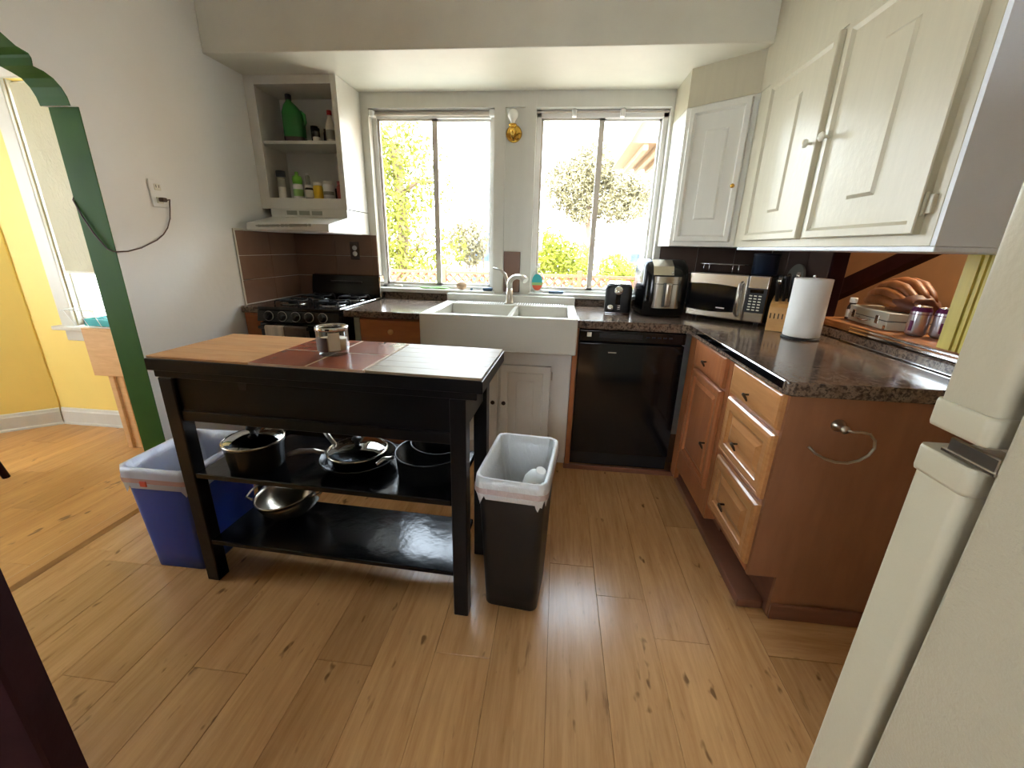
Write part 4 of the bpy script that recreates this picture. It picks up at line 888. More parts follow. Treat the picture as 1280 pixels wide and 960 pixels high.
# microwave, set diagonally in the corner
A = Vector((2.612, -0.352, 0)); B = Vector((2.930, -0.617, 0)); u = (B-A).normalized(); ang = math.atan2(u.y, u.x)
mwc = (A+B)/2
t = thing('microwave', 'stainless and black microwave set diagonally in the counter corner', 'microwave', (mwc.x, mwc.y, 0.9145), ang)
w = (B-A).length/2; 
MB().box(-w, w, 0.030, 0.262, 0.018, 0.258, 0.006, 2).build('case', 'black', t)
for x in (-w+0.04, w-0.04):
    for y in (0.05, 0.24): MB().lathe([(0.012, 0), (0.012, 0.018)], (x, y, 0), 12).build('foot', 'black_matte', t)
xs = w-0.100
dr = MB().box(-w, xs-0.0012, 0.0, 0.0295, 0.018, 0.258, 0.006, 2).build('door', 'steel', t)
# dark window with arched top
n_ = 12; top = [(-w+0.0+(xs-0.05+w)*i/n_, 0.185+0.018*math.sin(PI*(0.25+0.6*i/n_))) for i in range(n_+1)]
bot = [(-w+0.0+(xs-0.05+w)*i/n_, 0.070-0.020*math.sin(PI*(0.2+0.6*i/n_))) for i in range(n_+1)]
MB().prism(bot+list(reversed(top)), -0.0025, 0.004, 'XZ').build('window', 'black_gloss', dr)
MB().tube([(xs-0.028, 0.0, 0.045), (xs-0.030, -0.022, 0.055), (xs-0.030, -0.030, 0.13), (xs-0.030, -0.022, 0.208), (xs-0.028, 0.0, 0.218)], 0.009, 10).build('door_handle', 'steel', dr)
MB().box(-0.035, 0.01, -0.0032, -0.0022, 0.072, 0.078).build('badge', 'white', dr)
cp = MB().box(xs+0.0012, w, 0.0, 0.0295, 0.018, 0.258, 0.006, 2).build('control_panel', 'steel', t)
MB().box(xs+0.004, w-0.0015, -0.002, 0.002, 0.068, 0.195, 0.002).build('keypad', 'black_matte', cp)
MB().box(xs+0.018, w-0.018, -0.003, -0.0018, 0.170, 0.188).build('display', 'black_gloss', cp)
for r_ in range(6):
    for c_ in range(3): MB().box(xs+0.018+c_*0.022, xs+0.032+c_*0.022, -0.0032, -0.0018, 0.080+r_*0.0145, 0.086+r_*0.0145).build('key', 'offwhite', cp)
# wire rack and dark canister on the microwave
fx = Vector((-u.y, u.x, 0))
p = mwc+fx*0.155-u*0.06
t = thing('wire_rack', 'small chrome wire rack on top of the microwave', 'rack', (p.x, p.y, 1.1730), ang)
for y in (-0.07, -0.035, 0, 0.035, 0.07): MB().tube([(-0.13, y, 0.045), (0.10, y, 0.045)], 0.002, 6).build('wire', 'chrome', t)
for x in (-0.13, 0.10): MB().tube([(x, -0.07, 0.045), (x, 0.07, 0.045)], 0.0025, 6).build('wire', 'chrome', t)
for x in (-0.11, -0.08, 0.05, 0.08): MB().tube([(x, -0.07, 0.045), (x, -0.075, 0.02), (x, -0.07, 0.0022), (x, -0.05, 0.0022)], 0.002, 6).build('leg', 'chrome', t)
p = mwc+fx*0.165+u*0.125
t = thing('canister', 'dark blue enamel canister on top of the microwave', 'canister', (p.x, p.y, 1.1730))
MB().lathe([(0.060, 0), (0.063, 0.004), (0.063, 0.095), (0.065, 0.097)], n=28).build('body', 'darkblue', t)
MB().lathe([(0.066, 0.0972), (0.066, 0.106), (0.060, 0.110), (0, 0.112)], n=28).build('lid', 'darkblue', t)
# knife block
t = thing('knife_block', 'bamboo knife block with black-handled knives beside the paper towels', 'knife block', (2.985, -0.690, 0.9145), math.radians(-30))
MB().prism([(-0.055, 0), (0.085, 0), (0.085, 0.12), (0.075, 0.165), (-0.035, 0.135), (-0.055, 0.118)], -0.056, 0.056, 'YZ', 0.003).build('block', 'bamboo', t)
for i in range(6): MB().box(-0.047+i*0.017, -0.042+i*0.017, -0.0565, -0.0552, 0.062, 0.088).build('slot', 'darkbrown', t)
for i, (x, y, l_) in enumerate(((-0.035, 0.0, 0.10), (-0.008, 0.01, 0.115), (0.018, 0.005, 0.12), (-0.03, 0.045, 0.105), (0.0, 0.05, 0.11), (0.032, 0.045, 0.115))):
    tz = 0.135+0.27*(y+0.035)
    l_ *= 1.2
    k_ = MB(Matrix.Translation((x, y, tz)) @ Matrix.Rotation(0.5, 4, 'X') @ Matrix.Rotation(-0.08+0.04*(i % 3), 4, 'Y'))
    k_.loft([rrect(0.014, 0.022, 0.006, -0.012), rrect(0.016, 0.026, 0.007, 0.03), rrect(0.015, 0.023, 0.007, l_*0.6), rrect(0.017, 0.028, 0.008, l_-0.01), rrect(0.012, 0.02, 0.005, l_)], True, True)
    ko = k_.build('knife_handle', 'black_matte', t)
    if i in (0, 5):
        MB(Matrix.Translation((x, y, tz)) @ Matrix.Rotation(0.5, 4, 'X')).loft([rrect(0.018, 0.026, 0.007, l_-0.018), rrect(0.016, 0.024, 0.006, l_+0.004)], True, True).build('end_cap', 'steel', ko)
# grey-green rounded board leaning on the wall
t = thing('cutting_board', 'grey-green rounded board leaning on the dark tiles behind knives', 'cutting board', (3.128, -0.395, 0.9145), math.radians(-90))
q = MB(Matrix.Rotation(-0.13, 4, 'X'))
poly = [(-0.085, 0.0), (0.085, 0.0), (0.085, 0.225)]+[(0.085*math.cos(a), 0.235+0.085*math.sin(a)) for a in [PI*i/12 for i in range(13)]]+[(-0.085, 0.225)]
q.prism(poly, -0.006, 0.006, 'XZ').build('board', 'greygreen', t)
# paper towel roll on holder
t = thing('paper_towel_roll', 'white paper towel roll standing on a black holder', 'paper towel', (2.987, -0.885, 0.9145))
MB().lathe([(0.078, 0), (0.078, 0.006), (0.070, 0.010), (0, 0.011)], n=32).build('holder_base', 'black_matte', t)
MB().lathe([(0.072, 0.0115), (0.0735, 0.014), (0.0735, 0.266), (0.072, 0.268), (0.022, 0.268), (0.020, 0.262), (0.020, 0.014)], n=40, cap1=False).build('roll', 'paper', t)
MB().lathe([(0.005, 0.011), (0.005, 0.276), (0.007, 0.279), (0.0, 0.284)], n=10).build('holder_post', 'chrome', t)
# ================================================================== THINGS ON THE LEDGE
LZ = 0.9855
t = thing('pill_bottle', 'small clear bottle with white cap on the ledge', 'bottle', (3.300, -0.690, LZ))
MB().lathe([(0.018, 0), (0.019, 0.003), (0.019, 0.060), (0.013, 0.072), (0.013, 0.080)], n=20).build('bottle', 'darkbrown', t)
MB().lathe([(0.0195, 0.010), (0.0196, 0.048)], n=20, cap0=False, cap1=False).build('label', 'offwhite', t)
MB().lathe([(0.016, 0.079), (0.016, 0.100), (0.014, 0.103), (0, 0.103)], n=18).build('cap', 'white', t)
t = thing('silver_case', 'silver aluminium case with latches lying on the wooden ledge', 'case', (3.350, -0.860, LZ), math.radians(-98))
MB().box(-0.165, 0.165, -0.085, 0.085, 0.0, 0.035, 0.004, 2).build('case_bottom', 'silvercase', t)
MB().box(-0.165, 0.165, -0.085, 0.085, 0.038, 0.072, 0.004, 2).build('case_lid', 'silvercase', t)
MB().box(-0.162, 0.162, -0.082, 0.082, 0.0352, 0.0378).build('seam', 'black_matte', t)
for x in (-0.10, 0.095): MB().box(x-0.014, x+0.014, -0.089, -0.0852, 0.018, 0.054, 0.002).build('latch', 'steel', t)
MB().tube([(-0.045, -0.086, 0.028), (-0.043, -0.102, 0.025), (0.0, -0.106, 0.022), (0.043, -0.102, 0.025), (0.045, -0.086, 0.028)], 0.004, 8).build('carry_handle', 'chrome', t)
for x in (-0.157, 0.157): MB().box(x-0.008, x+0.008, -0.0875, -0.0852, 0.002, 0.020, 0.001).build('corner_guard', 'chrome', t)
# leather baseball glove on the case
t = thing('baseball_glove', 'brown leather baseball glove lying on the silver case', 'baseball glove', (3.385, -0.860, LZ+0.0725), math.radians(-95))
q = MB()
q.loft([[(x, y*s_+0.0, z*s_2+0.004) for (y, z) in ((-0.075, 0.0), (-0.07, 0.022), (-0.03, 0.034), (0.03, 0.034), (0.07, 0.022), (0.075, 0.0))] for x, s_, s_2 in ((0.02, 0.9, 1.2), (0.07, 1.05, 2.0), (0.12, 1.0, 2.1), (0.16, 0.75, 1.5), (0.185, 0.5, 0.9))], True, True)
q.build('palm', 'darkleather', t)
for i, (y, z) in enumerate(((-0.060, 0.030), (-0.050, 0.062), (-0.025, 0.092), (0.012, 0.108), (0.045, 0.105))):
    MB().tube([(-0.160+0.004*i, y*0.75, z*0.78), (-0.152+0.004*i, y*0.78, z*0.80), (-0.10, y*0.95, z*0.97+0.004), (-0.03, y, z*1.05+0.006), (0.04, y*1.0, z*1.0+0.002), (0.10, y*0.95, z*0.72), (0.15, y*0.7, z*0.45)], [0.012, 0.018, 0.022, 0.023, 0.022, 0.018, 0.010], 12).build('finger', 'leather', t)
MB().tube([(-0.154, -0.045, 0.022), (-0.150, -0.040, 0.05), (-0.148, -0.020, 0.075), (-0.145, 0.01, 0.088)], 0.005, 8).build('lacing', 'darkleather', t)
MB().tube([(0.12, -0.05, 0.015), (0.16, -0.03, 0.045), (0.17, 0.0, 0.055), (0.19, 0.02, 0.02)], [0.014, 0.018, 0.016, 0.010], 10).build('wrist_strap', 'darkleather', t)
for i, (x, y, tx) in enumerate(((3.290, -1.105, 'left'), (3.345, -1.150, 'right'))):
    t = thing('drink_can', 'silver and purple drink can beside the silver case' if i == 0 else 'silver and purple drink can nearest the yellow-green casing', 'can', (x, y, LZ), 0.6*i, 'pair of drink cans')
    MB().lathe([(0.024, 0), (0.031, 0.006), (0.033, 0.012), (0.033, 0.092), (0.032, 0.098)], n=28, cap1=False).build('can_body', 'canside', t)
    MB().lathe([(0.0332, 0.084), (0.0322, 0.0985), (0.027, 0.112)], n=28, cap0=False, cap1=False).build('shoulder', 'purple', t)
    MB().lathe([(0.027, 0.112), (0.028, 0.115), (0.026, 0.116), (0.024, 0.112), (0, 0.111)], n=24, cap0=False).build('lid', 'chrome', t)
    q = MB(); q.loft([[(0.0334*math.cos(math.radians(a)), 0.0334*math.sin(math.radians(a)), z) for z in (0.02, 0.06)] for a in range(185, 215, 6)], False, False, True, closed=False); q.build('print', 'purple', t)

# ================================================================== SMALL THINGS: shelf bottles, sill, walls
def bottle(name, label, cat, loc, prof, mat, cap=None, capmat='white', band=None, bandmat='white', n=20, group=None):
    t = thing(name, label, cat, loc, group=group)
    MB().lathe(prof, n=n).build('bottle', mat, t)
    if cap: MB().lathe(cap, n=n).build('cap', capmat, t)
    if band: MB().lathe(band, n=n, cap0=False, cap1=False).build('label', bandmat, t)
    return t
S1, S2 = 1.8505, 1.5325
t = thing('green_jug', 'big green plastic jug with black cap on the top shelf', 'bottle', (0.205, -0.17, S1), 0.1)
MB().loft([rrect(0.105, 0.075, 0.018, 0), rrect(0.115, 0.085, 0.022, 0.006), rrect(0.115, 0.085, 0.022, 0.11), rrect(0.115, 0.085, 0.024, 0.165), rrect(0.075, 0.06, 0.024, 0.205, 5, -0.012), rrect(0.034, 0.034, 0.016, 0.228, 5, -0.018), rrect(0.030, 0.030, 0.014, 0.236, 5, -0.018)], True, True).build('jug', 'bottle_green', t)
MB().lathe([(0.018, 0.236), (0.018, 0.262), (0.015, 0.265), (0, 0.265)], (-0.018, 0, 0), 16).build('cap', 'black_matte', t)
MB().tube([(0.045, 0, 0.175), (0.066, 0, 0.160), (0.068, 0, 0.12), (0.057, 0, 0.10)], 0.010, 10).build('grip', 'bottle_green', t)
MB().loft([rrect(0.1165, 0.0865, 0.022, 0.008), rrect(0.1165, 0.0865, 0.022, 0.035)], False, False).build('label', 'darkbrown', t)
bottle('spice_jar', 'tall dark spice jar in the top shelf cluster', 'jar', (0.325, -0.16, S1), [(0.020, 0), (0.021, 0.004), (0.021, 0.075), (0.018, 0.08)], 'darkbrown', [(0.0215, 0.080), (0.0215, 0.100), (0, 0.102)], 'black_matte')
bottle('spice_jar', 'dark spice jar with pale label on the top shelf', 'jar', (0.362, -0.21, S1), [(0.020, 0), (0.021, 0.004), (0.021, 0.060), (0.018, 0.064)], 'darkbrown', [(0.0215, 0.064), (0.0215, 0.078), (0, 0.080)], 'black_matte', [(0.0214, 0.004), (0.0214, 0.030)], 'offwhite')
bottle('spice_jar', 'brown glass spice jar in front of red-capped bottle', 'jar', (0.398, -0.15, S1), [(0.020, 0), (0.021, 0.004), (0.021, 0.065), (0.016, 0.072)], 'darkbrown', [(0.018, 0.072), (0.018, 0.086), (0, 0.088)], 'bronze')
bottle('sauce_bottle', 'clear slim bottle with red cap on the top shelf', 'bottle', (0.445, -0.19, S1), [(0.027, 0), (0.028, 0.004), (0.028, 0.085), (0.020, 0.115), (0.012, 0.135), (0.012, 0.150)], 'offwhite', [(0.014, 0.150), (0.014, 0.175), (0, 0.177)], 'red', [(0.0285, 0.02), (0.0285, 0.07)], 'greygreen')
bottle('salt_grinder', 'tall grinder with black top and white salt on the lower shelf', 'grinder', (0.105, -0.22, S2), [(0.024, 0), (0.025, 0.004), (0.023, 0.06), (0.023, 0.125)], 'offwhite', [(0.027, 0.126), (0.028, 0.130), (0.027, 0.160), (0.024, 0.163), (0, 0.164)], 'black_matte', [(0.0236, 0.070), (0.0236, 0.120)], 'greygreen')
bottle('spice_jar', 'small dark jar behind the salt grinder', 'jar', (0.150, -0.14, S2), [(0.020, 0), (0.021, 0.004), (0.021, 0.06)], 'darkbrown', [(0.022, 0.060), (0.022, 0.080), (0, 0.081)], 'black_matte')
bottle('spray_bottle', 'white bottle with lime green top on the lower shelf', 'bottle', (0.198, -0.20, S2), [(0.028, 0), (0.030, 0.005), (0.030, 0.075), (0.026, 0.090)], 'white', [(0.028, 0.090), (0.030, 0.115), (0.026, 0.135), (0.012, 0.140), (0.010, 0.160), (0, 0.161)], 'lime', [(0.0304, 0.02), (0.0304, 0.06)], 'leafgreen')
bottle('seasoning_bottle', 'slim olive seasoning bottle with white tip beside lime top', 'bottle', (0.238, -0.15, S2), [(0.014, 0), (0.015, 0.004), (0.015, 0.140), (0.009, 0.148)], 'greygreen', [(0.010, 0.148), (0.009, 0.160), (0, 0.162)], 'white')
bottle('pill_jar', 'dark jar with white label and cap on the lower shelf', 'jar', (0.282, -0.22, S2), [(0.024, 0), (0.025, 0.004), (0.025, 0.06), (0.020, 0.068)], 'darkbrown', [(0.021, 0.068), (0.021, 0.084), (0, 0.085)], 'white', [(0.0254, 0.010), (0.0254, 0.055)], 'offwhite')
bottle('mustard_jar', 'yellow jar with cream lid on the lower shelf', 'jar', (0.335, -0.21, S2), [(0.027, 0), (0.028, 0.004), (0.028, 0.075), (0.024, 0.082)], 'mustard', [(0.027, 0.082), (0.027, 0.102), (0, 0.104)], 'offwhite')
bottle('white_jar', 'white jar with dark print beside the yellow jar', 'jar', (0.393, -0.19, S2), [(0.030, 0), (0.031, 0.004), (0.031, 0.085), (0.026, 0.094)], 'white', [(0.027, 0.094), (0.027, 0.110), (0, 0.111)], 'offwhite', [(0.0314, 0.03), (0.0314, 0.05)], 'greygreen')
bottle('spice_jar', 'small dark jar between the white jar and the pink one', 'jar', (0.440, -0.16, S2), [(0.017, 0), (0.018, 0.004), (0.018, 0.055)], 'darkbrown', [(0.019, 0.055), (0.019, 0.072), (0, 0.073)], 'black_matte')
bottle('pink_jar', 'pinkish red jar at the right end of the lower shelf', 'jar', (0.482, -0.20, S2), [(0.026, 0), (0.027, 0.004), (0.027, 0.075), (0.022, 0.085)], 'pinkred', [(0.023, 0.085), (0.023, 0.108), (0, 0.109)], 'pinkred')
# outlet and cord on the left wall
t = thing('wall_outlet', 'white wall outlet with a plugged cord on the left wall', 'outlet', (0.0, -1.01, 1.475), world=True)
MB().box(0.0005, 0.007, -1.048, -0.972, 1.416, 1.532, 0.002).build('cover_plate', 'white', t)
for z in (1.447, 1.502): MB().lathe([(0.016, 0), (0.016, 0.003), (0, 0.0032)], (0.006, -1.010, z), 16, 'X').build('socket', 'offwhite', t) if 0 else MB().box(0.0065, 0.0095, -1.026, -0.994, z-0.014, z+0.014, 0.003).build('socket', 'offwhite', t)
for y in (-1.017, -1.003): MB().box(0.0093, 0.0100, y-0.0015, y+0.0015, 1.500, 1.512).build('slot', 'black_matte', t)
t = thing('power_cord', 'thin brown power cord drooping from outlet across green arch', 'cord', (0.0, -1.1, 1.22), world=True)
MB().box(0.010, 0.034, -1.020, -0.996, 1.440, 1.458, 0.004, 2).build('plug', 'cord', t)
MB().tube([(0.03, -0.998, 1.448), (0.034, -0.985, 1.452), (0.020, -0.974, 1.440), (0.010, -0.970, 1.41), (0.008, -0.978, 1.37), (0.007, -1.001, 1.327), (0.006, -1.03, 1.297), (0.006, -1.069, 1.272), (0.006, -1.156, 1.237), (0.006, -1.22, 1.223), (0.006, -1.268, 1.222), (-0.004, -1.2755, 1.224), (-0.027, -1.2755, 1.232), (-0.071, -1.2755, 1.292), (-0.104, -1.2755, 1.36), (-0.128, -1.272, 1.42), (-0.135, -1.255, 1.44)], 0.0026, 7).build('cable', 'cord', t)
# outlet in the backsplash
t = thing('wall_outlet', 'dark wall outlet with white sockets on the brown tiles above stove', 'outlet', (0.443, -0.009, 1.23), world=True)
MB().box(0.410, 0.476, -0.0145, -0.0085, 1.170, 1.288, 0.002).build('cover_plate', 'darkbrown', t)
for z in (1.210, 1.248): MB().lathe([(0.017, 0), (0.016, 0.003), (0, 0.0032)], (0.444, -0.0145, z), 16, 'Y').build('socket', 'white', t)
# sconce between the windows
t = thing('wall_sconce', 'polished brass wall sconce with bare bulb between the windows', 'sconce', (1.535, 0.0, 1.955), world=True)
MB().lathe([(0.050, 0), (0.050, 0.004), (0.040, 0.014), (0.020, 0.018), (0, 0.019)], (1.535, 0.0115, 1.950), 28, 'Y').build('back_plate', 'brass', t)
MB().tube([(1.535, -0.006, 1.935), (1.535, -0.045, 1.925), (1.535, -0.065, 1.945), (1.535, -0.066, 1.972)], [0.008, 0.009, 0.012, 0.014], 12).build('arm', 'brass', t)
MB().lathe([(0.016, 1.968), (0.024, 1.976), (0.024, 1.984), (0.013, 1.986)], (1.535, -0.066, 0), 18).build('bulb_holder', 'brass', t)
MB().lathe([(0.012, 1.986), (0.013, 1.997), (0.028, 2.018), (0.031, 2.035), (0.027, 2.052), (0.014, 2.064), (0, 2.066)], (1.535, -0.066, 0), 24, cap0=False).build('bulb', 'bulb', t)
MB().lathe([(0.004, 1.990), (0.006, 2.02), (0.004, 2.038), (0, 2.04)], (1.535, -0.066, 0), 10).build('filament_stem', 'white', t)
struct(MB().box(1.486, 1.598, 0.002, 0.0115, 0.985, 1.252, 0.002).build('trim_5', 'brown_tile'), 'single brown tile set between the windows')
# window sill items
SZ = 0.9875
t = tag(MB(Matrix.Translation((1.190, 0.015, SZ+0.028)) @ Matrix.Rotation(0.3, 4, 'Z')).ellipsoid((0, 0, 0), (0.036, 0.020, 0.028)).build('round_stone', 'stone'), 'round tan stone standing on the left window sill', 'stone')
tag(MB(Matrix.Translation((0.99, 0.012, SZ+0.006))).loft([[(x, y*w_, z*w_) for y, z in ((-0.014, -0.004), (0.014, -0.004), (0.014, 0.005), (-0.014, 0.005))] for x, w_ in ((-0.10, 0.3), (-0.085, 0.9), (-0.05, 1.3), (-0.01, 0.7), (0.03, 1.2), (0.08, 1.1), (0.11, 0.5))], True, True, False).build('green_brush', 'leafgreen'), 'pale green plastic brush lying on the left window sill', 'brush')
tag(MB().box(1.345, 1.41, -0.015, 0.03, SZ, SZ+0.022, 0.006, 2).build('sponge', 'bluegrey'), 'blue-grey sponge at the right end of the left sill', 'sponge')
tag(MB().lathe([(0.008, 0), (0.010, 0.004), (0.008, 0.014), (0, 0.015)], (1.262, 0.01, SZ), 12).build('small_stopper', 'bluegrey'), 'tiny blue-grey stopper on sill beside the tan stone', 'stopper')
tag(MB().box(1.80, 1.90, -0.020, 0.015, SZ, SZ+0.016, 0.004, 2).build('sponge_cloth', 'bluegrey'), 'dark teal folded cloth on the right window sill', 'cloth')
tag(MB().box(1.75, 1.84, 0.018, 0.05, SZ, SZ+0.020, 0.006, 2).build('soap_bar', 'white'), 'white soap bar behind the teal cloth on the sill', 'soap')
t = thing('dish_soap', 'clear oval soap bottle with green and orange label on sill', 'bottle', (1.720, 0.0, SZ))
el = lambda rx, ry, z: [(rx*math.cos(2*PI*i/28), ry*math.sin(2*PI*i/28), z) for i in range(28)]
hs = [(0.0, 0.030), (0.012, 0.040), (0.06, 0.047), (0.10, 0.044), (0.135, 0.030), (0.148, 0.014), (0.165, 0.013)]
MB().loft([el(r_, 0.020 if r_ > 0.02 else 0.012, z) for z, r_ in hs], True, True).build('bottle', 'clear', t)
MB().lathe([(0.014, 0.165), (0.015, 0.176), (0.008, 0.182), (0.007, 0.192), (0, 0.193)], n=16).build('cap', 'white', t)
for nm, zs_, mt in (('label', (0.070, 0.125), 'teal'), ('label', (0.052, 0.070), 'leafgreen'), ('label', (0.018, 0.052), 'orange_red')):
    rr = lambda z: 0.036*math.sqrt(max(0.02, 1-((z-0.072)/0.056)**2))
    zz = [zs_[0]+(zs_[1]-zs_[0])*i/6 for i in range(7)]
    MB().loft([[(-rr(z), -0.0212, z), (rr(z), -0.0212, z), (rr(z), -0.0204, z), (-rr(z), -0.0204, z)] for z in zz], True, True, False).build(nm, mt, t)

# ================================================================== DINING SIDE
t = thing('wooden_stand', 'pale plywood stand with deep apron behind the green arch', 'stand', (-0.6, -0.68, 0), world=True)
MB().box(-0.885, -0.25, -0.80, -0.785, 0.485, 0.760, 0.002).build('front_panel', 'softwood', t)
MB().box(-0.885, -0.870, -0.7845, -0.555, 0.485, 0.760, 0.002).build('side_panel', 'softwood', t)
MB().box(-0.885, -0.25, -0.80, -0.555, 0.7605, 0.772, 0.002).build('top_board', 'softwood', t)
for x0 in (-0.815, -0.36):
    for y0 in (-0.784, -0.61): MB().box(x0, x0+0.035, y0, y0+0.04, 0.0, 0.760, 0.002).box(x0+0.0355, x0+0.085, y0+0.012, y0+0.03, 0.0, 0.760, 0.002).build('leg', 'softwood', t)
MB().box(-0.80, -0.30, -0.74, -0.72, 0.12, 0.16).build('stretcher', 'softwood', t)
t = thing('wire_basket', 'white wire basket on top of the plywood stand', 'basket', (-0.66, -0.68, 0.7725), world=True)
q0 = 0.775
for z in (q0+0.003, q0+0.10):
    e_ = 0.0 if z < 0.8 else 0.05
    MB().tube([(-0.93-e_, -0.79-e_*0.2, z), (-0.30, -0.79-e_*0.2, z), (-0.30, -0.57, z), (-0.93-e_, -0.57, z)], 0.003, 6, closed=True).build('wire', 'white', t)
for i in range(8):
    x = -0.92+i*0.085; e_ = 0.05*(1-i/7)
    MB().tube([(x-e_*0.9, -0.80, q0+0.10), (x, -0.79, q0+0.003), (x, -0.57, q0+0.003), (x-e_*0.9, -0.57, q0+0.10)], 0.002, 6).build('wire', 'white', t)
t = thing('ice_cube_tray', 'teal silicone ice cube tray in the white wire basket', 'ice tray', (-0.680, -0.690, 0.7815))
MB().box(-0.20, 0.20, -0.085, 0.085, 0.0, 0.004).build('base', 'teal', t)
q = MB()
for i in range(8): q.box(-0.20+i*0.0565, -0.196+i*0.0565, -0.085, 0.085, 0.0042, 0.040)
for j in range(4): q.box(-0.20, 0.2, -0.085+j*0.0553, -0.081+j*0.0553, 0.0042, 0.040)
q.build('divider_grid', 'teal', t)
t = thing('dining_chair', 'dark wooden chair leg tip at the left edge', 'chair', (-1.28, -1.51, 0), 0.3)
for x, y in ((-0.2, 0.2), (0.2, 0.2), (-0.2, -0.2), (0.2, -0.2)):
    MB().tube([(x*1.25, y*1.25, 0.0), (x, y, 0.43)], [0.016, 0.02], 10).build('leg', 'maroon', t)
MB().box(-0.22, 0.22, -0.22, 0.22, 0.43, 0.46, 0.01, 2).build('seat', 'maroon', t)
for x in (-0.19, 0.19): MB().tube([(x, -0.2, 0.46), (x, -0.25, 0.9)], 0.016, 10).build('back_post', 'maroon', t)
MB().box(-0.20, 0.20, -0.265, -0.235, 0.74, 0.90, 0.008, 2).build('backrest', 'maroon', t)

# ================================================================== OUTDOORS
struct(MB().box(-40, 60, 0.16, 90, -0.6, -0.5).build('ground', 'concrete'))
def foliage(blobs, n_, size, seed):
    rnd = random.Random(seed); vs_, fs_ = [], []
    tot = sum(b[3]*b[4]*b[5] for b in blobs)
    for (cx_, cy_, cz_, rx, ry, rz) in blobs:
        for _ in range(int(n_*rx*ry*rz/tot)):
            d_ = Vector((rnd.gauss(0, 1), rnd.gauss(0, 1), rnd.gauss(0, 1))).normalized()*(rnd.random()**0.4)
            c_ = Vector((cx_+d_.x*rx, cy_+d_.y*ry, cz_+d_.z*rz)); s_ = size*(0.6+0.8*rnd.random())
            a = Vector((rnd.gauss(0, 1), rnd.gauss(0, 1), rnd.gauss(0, 1))).normalized(); b_ = a.orthogonal().normalized()
            i = len(vs_)
            vs_ += [tuple(c_-a*s_), tuple(c_+b_*s_*0.4), tuple(c_+a*s_), tuple(c_-b_*s_*0.4)]; fs_.append((i, i+1, i+2, i+3))
    me = bpy.data.meshes.new('foliage'); me.from_pydata(vs_, [], fs_); return me
def tree(name, label, base, trunk, blobs, n_, size, mat, seed, branches=()):
    t = thing(name, label, 'tree', base, world=True)
    MB().tube(trunk, [0.16*(1-0.5*i/len(trunk))*max(1, 1) for i in range(len(trunk))], 8).build('trunk', 'bark', t)
    for br in branches: MB().tube(br, [0.05-0.03*i/len(br) for i in range(len(br))], 6).build('branch', 'bark', t)
    me = foliage(blobs, n_, size, seed); me.materials.append(M[mat]); o = link('foliage', me, t); o.matrix_parent_inverse = Matrix.Translation(-t.location); o['kind'] = 'stuff'
tree('leafy_tree', 'yellow-green leafy tree filling the left window', (-1.7, 6.3, -0.5), [(-1.7, 6.3, -0.5), (-1.65, 6.3, 0.0), (-1.45, 6.2, 1.6), (-1.55, 6.2, 3.2)],
     [(-1.75, 6.2, 3.3, 0.95, 0.8, 0.75), (-1.55, 6.1, 2.4, 0.85, 0.8, 0.8), (-1.75, 6.0, 1.5, 1.0, 0.8, 0.8), (-1.35, 6.0, 0.85, 0.9, 0.7, 0.45), (-0.75, 6.3, 2.35, 0.42, 0.4, 0.5), (-0.62, 6.3, 1.2, 0.55, 0.5, 0.5), (-2.3, 6.5, 2.2, 1.0, 0.8, 1.6), (-0.9, 6.3, 3.0, 0.40, 0.4, 0.30)], 9500, 0.055, 'leaf1', 3,
     [[(-1.6, 6.2, 0.9), (-1.2, 6.0, 1.05), (-0.9, 6.0, 1.6)], [(-1.55, 6.2, 2.2), (-1.1, 6.2, 2.5), (-0.75, 6.3, 2.5)]])
tree('round_tree', 'tall grey-green tree with round crown in the right window', (3.4, 21, -0.5), [(3.4, 21, -0.5), (3.5, 21, 0.5), (3.3, 21, 2.5), (3.2, 21, 4.2)],
     [(2.1, 21, 4.35, 1.35, 1.2, 1.35), (3.3, 21, 5.25, 1.2, 1.2, 1.25), (4.5, 21.3, 4.45, 1.4, 1.2, 1.3), (5.9, 21.5, 3.95, 1.2, 1.2, 1.1), (3.0, 21, 3.25, 1.0, 1.2, 0.9), (4.8, 21, 3.25, 1.4, 1.2, 0.7)], 12000, 0.11, 'leaf2', 5,
     [[(3.4, 21, 1.2), (2.6, 21, 2.4), (2.1, 21, 3.4)], [(3.4, 21, 1.2), (4.2, 21, 2.4), (4.8, 21, 3.4)]])
def shrub(name, label, base, blobs, n_, size, mat, seed):
    t = thing(name, label, 'shrub', base, world=True)
    for k_ in range(4):
        MB().tube([base, (base[0]+0.15*(k_-1.5), base[1]+0.1*(k_ % 2), base[2]+0.6), (blobs[0][0]+0.25*(k_-1.5), base[1], blobs[0][2])], [0.04, 0.03, 0.012], 6).build('stem', 'bark', t)
    me = foliage(blobs, n_, size, seed); me.materials.append(M[mat]); o = link('foliage', me, t); o.matrix_parent_inverse = Matrix.Translation(-t.location); o['kind'] = 'stuff'
shrub('bright_shrub', 'bright yellow-green shrub behind fence at left of right window', (1.75, 7.4, -0.5), [(1.55, 7.4, 1.15, 0.60, 0.6, 0.60), (2.15, 7.4, 0.95, 0.55, 0.6, 0.50)], 3200, 0.060, 'leaf3', 8)
shrub('bright_shrub', 'small bright green shrub behind the fence near the toaster', (3.2, 7.4, -0.5), [(3.15, 7.4, 0.80, 0.42, 0.4, 0.42), (3.65, 7.6, 0.65, 0.45, 0.4, 0.35)], 1600, 0.055, 'leaf3', 9)
shrub('brown_shrub', 'brownish shrub low in the left window by the roof', (-0.35, 8.6, -0.5), [(-0.55, 8.6, 1.35, 0.55, 0.5, 0.65)], 1500, 0.06, 'leaf2', 10)
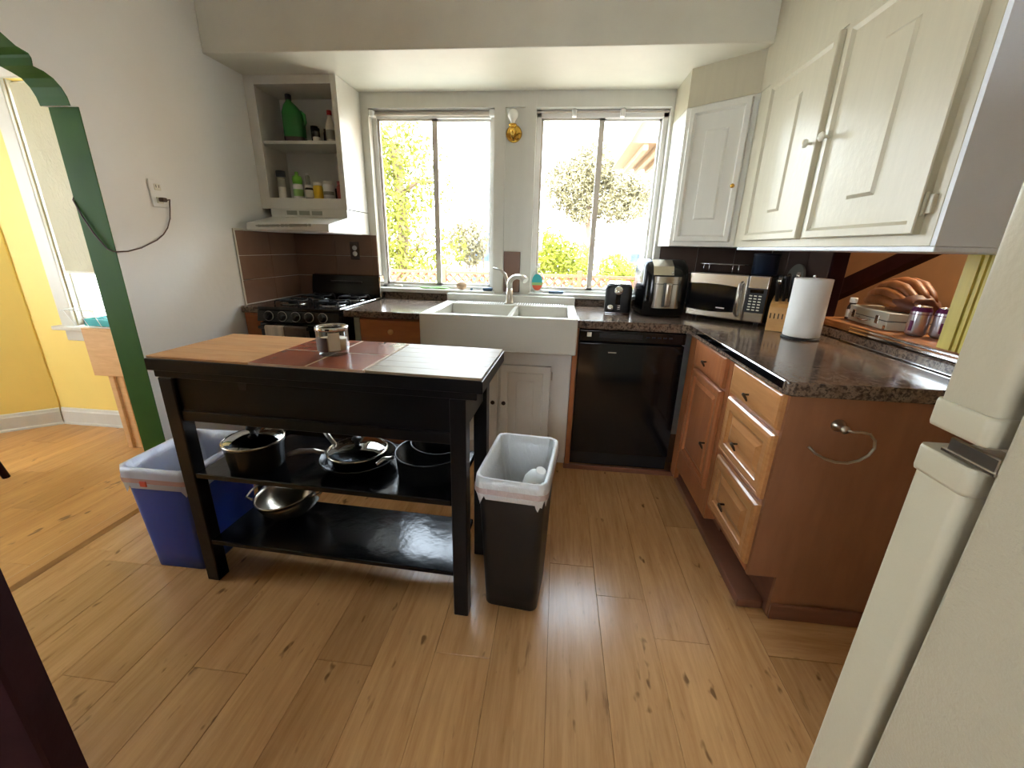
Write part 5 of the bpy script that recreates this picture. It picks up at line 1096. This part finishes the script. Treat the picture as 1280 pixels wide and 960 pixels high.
# lattice fence
t = thing('lattice_fence', 'reddish wooden lattice fence outside both windows', 'fence', (1, 4.9, -0.5), world=True)
FY = 4.9; fz0, fz1 = 0.0, 0.78
for i in range(9):
    x = -4.0+i*1.25; MB().box(x-0.045, x+0.045, FY-0.045, FY+0.045, -0.5, fz1+0.12, 0.004).build('post', 'fence', t)
MB().box(-4.0, 6.0, FY-0.03, FY+0.03, fz1, fz1+0.05).build('rail', 'fence', t); MB().box(-4.0, 6.0, FY-0.03, FY+0.03, fz0-0.05, fz0).build('rail', 'fence', t)
MB().box(-4.0, 6.0, FY-0.012, FY+0.012, -0.5, fz0-0.05).build('board_panel', 'fence', t)
for sgn, yy in ((1, FY-0.012), (-1, FY+0.012)):
    q = MB(); H = fz1-fz0; x = -4.8
    while x < 6.0:
        a, c = (x, x+H) if sgn > 0 else (x+H, x)
        w_ = 0.030
        q.prism([(a-w_, fz0), (a+w_, fz0), (c+w_, fz1), (c-w_, fz1)], yy-0.006, yy+0.006, 'XZ'); x += 0.155
    o = q.build('lattice_slats', 'fence', t); o['kind'] = 'stuff'
# neighbouring eave at upper right
t = thing('neighbour_eave', 'tan roof eave of a neighbouring house at upper right', 'roof eave', (3.6, 3.4, 2.6), world=True)
MB().prism([(2.63, 2.515), (4.6, 2.50), (4.6, 3.9), (3.30, 3.75)], 2.9, 4.7, 'XZ').build('roof_slab', 'eave', t)
MB().prism([(2.585, 2.50), (2.618, 2.49), (3.29, 3.76), (3.255, 3.775)], 2.82, 2.895, 'XZ').build('fascia_board', 'stucco', t)
for i in range(3): MB().box(2.80+0.16*i, 2.86+0.16*i, 2.92, 4.6, 2.44, 2.5135).build('rafter', 'eave', t)
MB().box(4.2, 4.6, 2.9, 4.6, -0.5, 3.3).build('wall', 'stucco', t)
def house(name, label, x0, x1, y0, y1, z1, zr, roofmat):
    t = thing(name, label, 'house', ((x0+x1)/2, y0, -0.5), world=True)
    MB().box(x0, x1, y0, y1, -0.5, z1).build('wall', 'stucco', t)
    rf = MB().prism([(x0-0.3, z1), (x1+0.3, z1), ((x0+x1)/2, zr)], y0-0.3, y1+0.3, 'XZ').build('roof', roofmat, t)
    for i in range(3):
        x = x0+(x1-x0)*(i+0.5)/3; wv = MB().box(x-0.35, x+0.35, y0-0.04, y0, z1-1.5, z1-0.5).build('window', 'stucco', t); MB().box(x-0.30, x+0.30, y0-0.06, y0-0.041, z1-1.45, z1-0.55).build('pane', 'bluetarp', wv)
house('far_house', 'pale house with blue-grey shingled roof beyond left window', -1.6, 0.6, 13.0, 16.0, 0.75, 1.9, 'bluetarp')
house('far_house', 'white far house with grey roof right of the round tree', 5.2, 9.0, 28.0, 32.0, 1.6, 2.6, 'roof')
house('far_house', 'low pale house behind the bright shrub', 2.0, 5.0, 15.0, 18.0, 0.4, 1.0, 'roof')
for o in list(bpy.data.objects):
    if '_w' in o: del o['_w']
